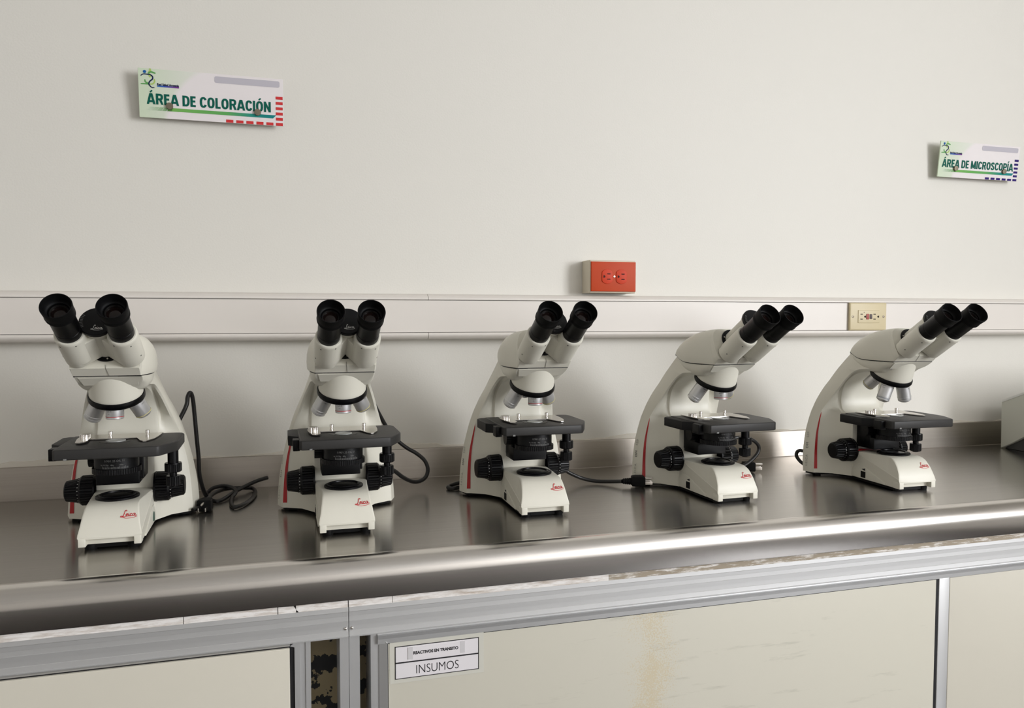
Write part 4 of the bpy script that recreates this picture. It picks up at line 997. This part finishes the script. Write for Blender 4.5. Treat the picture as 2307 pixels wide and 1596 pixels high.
rs = empty('red_slip', (1.2791-.030, -.3778+.063, .0695), -.03); tag(rs, 'small red and pink paper slip on the foot of the rightmost microscope', 'paper slip')
put('slip_end', MB().box(-.016, .006, -.010, .008, .0002, .0010), mat('slip_red', srgb(214, 26, 34), .5), rs, 0)
put('slip_tail', MB().box(.006, .052, -.008, .006, .0002, .0009), mat('slip_pink', srgb(214, 130, 150), .5), rs, 0)

# ================================================================== CORDS
def cord(label, loc, paths, r=.0042):
    c = empty('power_cord', loc); tag(c, label, 'cord', 'black microscope power cords')
    for pts in paths:
        put('cable', MB().tube([tuple(Vector(p)-Vector(loc)) for p in catmull(pts, 6)], r, 10), M_cord, c, 60)
    return c
def plug(parent, loc, M, prongs=True):
    """moulded plug, +x is the prong direction"""
    body = MB().prism([(-.012, -.008), (-.004, -.012), (.016, -.0125), (.016, .0125), (-.004, .012), (-.012, .008)], -.0100, .0120, 'z', None, .0028)
    o = put('plug_body', body, M_rubber, parent, 40); o.matrix_local = M
    b2 = MB()
    for k in range(5): b2.lathe([(.0052+.0004*k, -.030+k*.004), (.0062+.0004*k, -.0295+k*.004), (.0062+.0004*k, -.0272+k*.004), (.0052+.0004*k, -.0267+k*.004)], 18, frame((0, 0, 0), (1, 0, 0), (0, 1, 0)))
    b2.lathe([(.0050, -.031), (.0055, -.010)], 18, frame((0, 0, 0), (1, 0, 0), (0, 1, 0))); put('strain_relief', b2, M_rubber, o, 40)
    if prongs:
        for y in (-.0062, .0062): put('prong', MB().box(.015, .0325, y-.0008, y+.0008, -.0060, .0005, .0003), M_bright, o, 30)
        put('prong', MB().tube([(.015, 0, .0068), (.030, 0, .0068), (.0345, 0, .0068)], lambda t: .0024 if t < .8 else .0012, 14), M_bright, o, 50)
    return o
c1 = cord('black power cord looped on the worktop right of the leftmost microscope', (-.14, -.12, 0), [
 [(-.1980, -.178, .150), (-.1840, -.173, .176), (-.1735, -.17, .1989), (-.1715, -.165, .2143), (-.1675, -.16, .2217), (-.1637, -.155, .2099), (-.1617, -.15, .1801), (-.1592, -.145, .1355), (-.1567, -.14, .0936), (-.1562, -.135, .0597), (-.1510, -.128, .0290), (-.1428, -.1232, .0075), (-.1276, -.1450, .0050), (-.1161, -.1388, .0050), (-.0967, -.1000, .0100), (-.0754, -.068, .0150), (-.0509, -.050, .0218), (-.0309, -.036, .0245)],
 [(-.1600, -.2300, .0100), (-.1487, -.2132, .0120), (-.1396, -.1698, .0150), (-.1312, -.1209, .0160), (-.1164, -.076, .0130), (-.0989, -.062, .0118), (-.0756, -.059, .0100), (-.0614, -.0476, .0060), (-.0543, -.0803, .0050), (-.0583, -.1334, .0050), (-.0706, -.1808, .0050), (-.0862, -.2039, .0050), (-.0950, -.1807, .0050), (-.0973, -.1265, .0060), (-.0912, -.1006, .0120), (-.0990, -.0804, .0165), (-.1163, -.070, .0190), (-.1353, -.068, .0160), (-.1465, -.070, .0080), (-.1480, -.0914, .0060), (-.1440, -.1400, .0055), (-.1380, -.1850, .0080)]], .0040)
plug(c1, None, Matrix.Translation((.0005, -.082, .0125)) @ Matrix.Rotation(math.radians(-98), 4, 'Z'), True)
cord('black power cord arching in one loop right of the second microscope', (.25, -.12, .02), [
 [(.1640, -.178, .178), (.1700, -.166, .1930), (.1786, -.155, .1955), (.1825, -.15, .1884), (.1931, -.14, .1675), (.2080, -.13, .1405), (.2197, -.125, .1224), (.2343, -.12, .1054), (.2541, -.12, .0888), (.2740, -.12, .0764), (.2903, -.125, .0621), (.2972, -.13, .0454), (.2941, -.135, .0308), (.2846, -.14, .0224), (.2709, -.145, .0199), (.2575, -.15, .0232), (.2392, -.16, .0347), (.2213, -.17, .0502), (.2050, -.185, .0600)]], .0042)
c3 = cord('black power cord with a grounded plug lying behind the middle microscope', (.60, -.17, 0), [
 [(.3980, -.178, .0300), (.3700, -.170, .0205), (.3529, -.152, .0120), (.3435, -.1415, .0060), (.3366, -.1519, .0050), (.3440, -.1625, .0048), (.3650, -.1560, .0048), (.42, -.140, .0048), (.50, -.12, .0048), (.54, -.135, .0060), (.5500, -.175, .0180)],
 [(.5600, -.1750, .0600), (.5760, -.1765, .0480), (.5930, -.1770, .0320), (.6146, -.1780, .0200), (.6359, -.1790, .0115), (.6600, -.1880, .0070), (.6850, -.2090, .0090), (.7030, -.2290, .0125)]], .0042)
plug(c3, None, Matrix.Translation((.1330, -.0700, .0130)) @ Matrix.Rotation(math.radians(-16), 4, 'Z'), True)
c4 = cord('black power cord curving behind the stage of the fourth microscope', (1.05, -.16, 0), [
 [(.9550, -.1790, .0700), (1.0000, -.1820, .0850), (1.0270, -.1830, .0868), (1.0503, -.183, .0818), (1.0702, -.18, .0695), (1.0761, -.178, .0561), (1.0673, -.180, .0420), (1.0450, -.180, .0250), (1.0150, -.176, .0120), (.9850, -.16, .0060), (.960, -.13, .0050), (.990, -.110, .0050), (1.030, -.118, .0050), (1.0560, -.150, .0060)]], .0042)
plug(c4, None, Matrix.Translation((.0060, -.0030, .0128)) @ Matrix.Rotation(math.radians(-20), 4, 'Z'), True)
cord('short black power cord loop showing left of the rightmost microscope', (1.20, -.16, .03), [
 [(1.2450, -.188, .0500), (1.2250, -.178, .0470), (1.2045, -.17, .0447), (1.1999, -.165, .0450), (1.1960, -.16, .0416), (1.1929, -.16, .0341), (1.1938, -.165, .0255), (1.1990, -.175, .0160), (1.2150, -.182, .0080), (1.2450, -.180, .0050)]], .0042)

# ================================================================== DEVICE AT THE RIGHT END
dv = empty('laboratory_device', (2.12, -.14, 0)); tag(dv, 'pale grey instrument housing with sloping sides at the right end of the worktop', 'instrument')
def dloc(mb): mb.v = [(v[0]-2.12, v[1]+.14, v[2]) for v in mb.v]; return mb
put('housing', dloc(MB().prism([(-.0660, .0010), (-.1000, .0190), (-.1400, .0440), (-.3000, .0900), (-.3000, .2300), (-.1330, .1635), (-.0683, .1351), (-.0640, .1300)], 1.9310, 2.3000, 'x', None, .002)), M_device, dv, 35)
put('top_edge', dloc(MB().prism([(-.0670, .1287), (-.1329, .1575), (-.3010, .2240), (-.3015, .2305), (-.1330, .1640), (-.0675, .1357)], 1.9300, 2.3010, 'x', None, .0008)), M_frame, dv, 30)
put('plinth', dloc(MB().prism([(-.0700, .0005), (-.2900, .0005), (-.2900, .0700), (-.1400, .0420), (-.0900, .0140)], 1.9420, 2.2900, 'x', None, .002)), M_devdark, dv, 35)
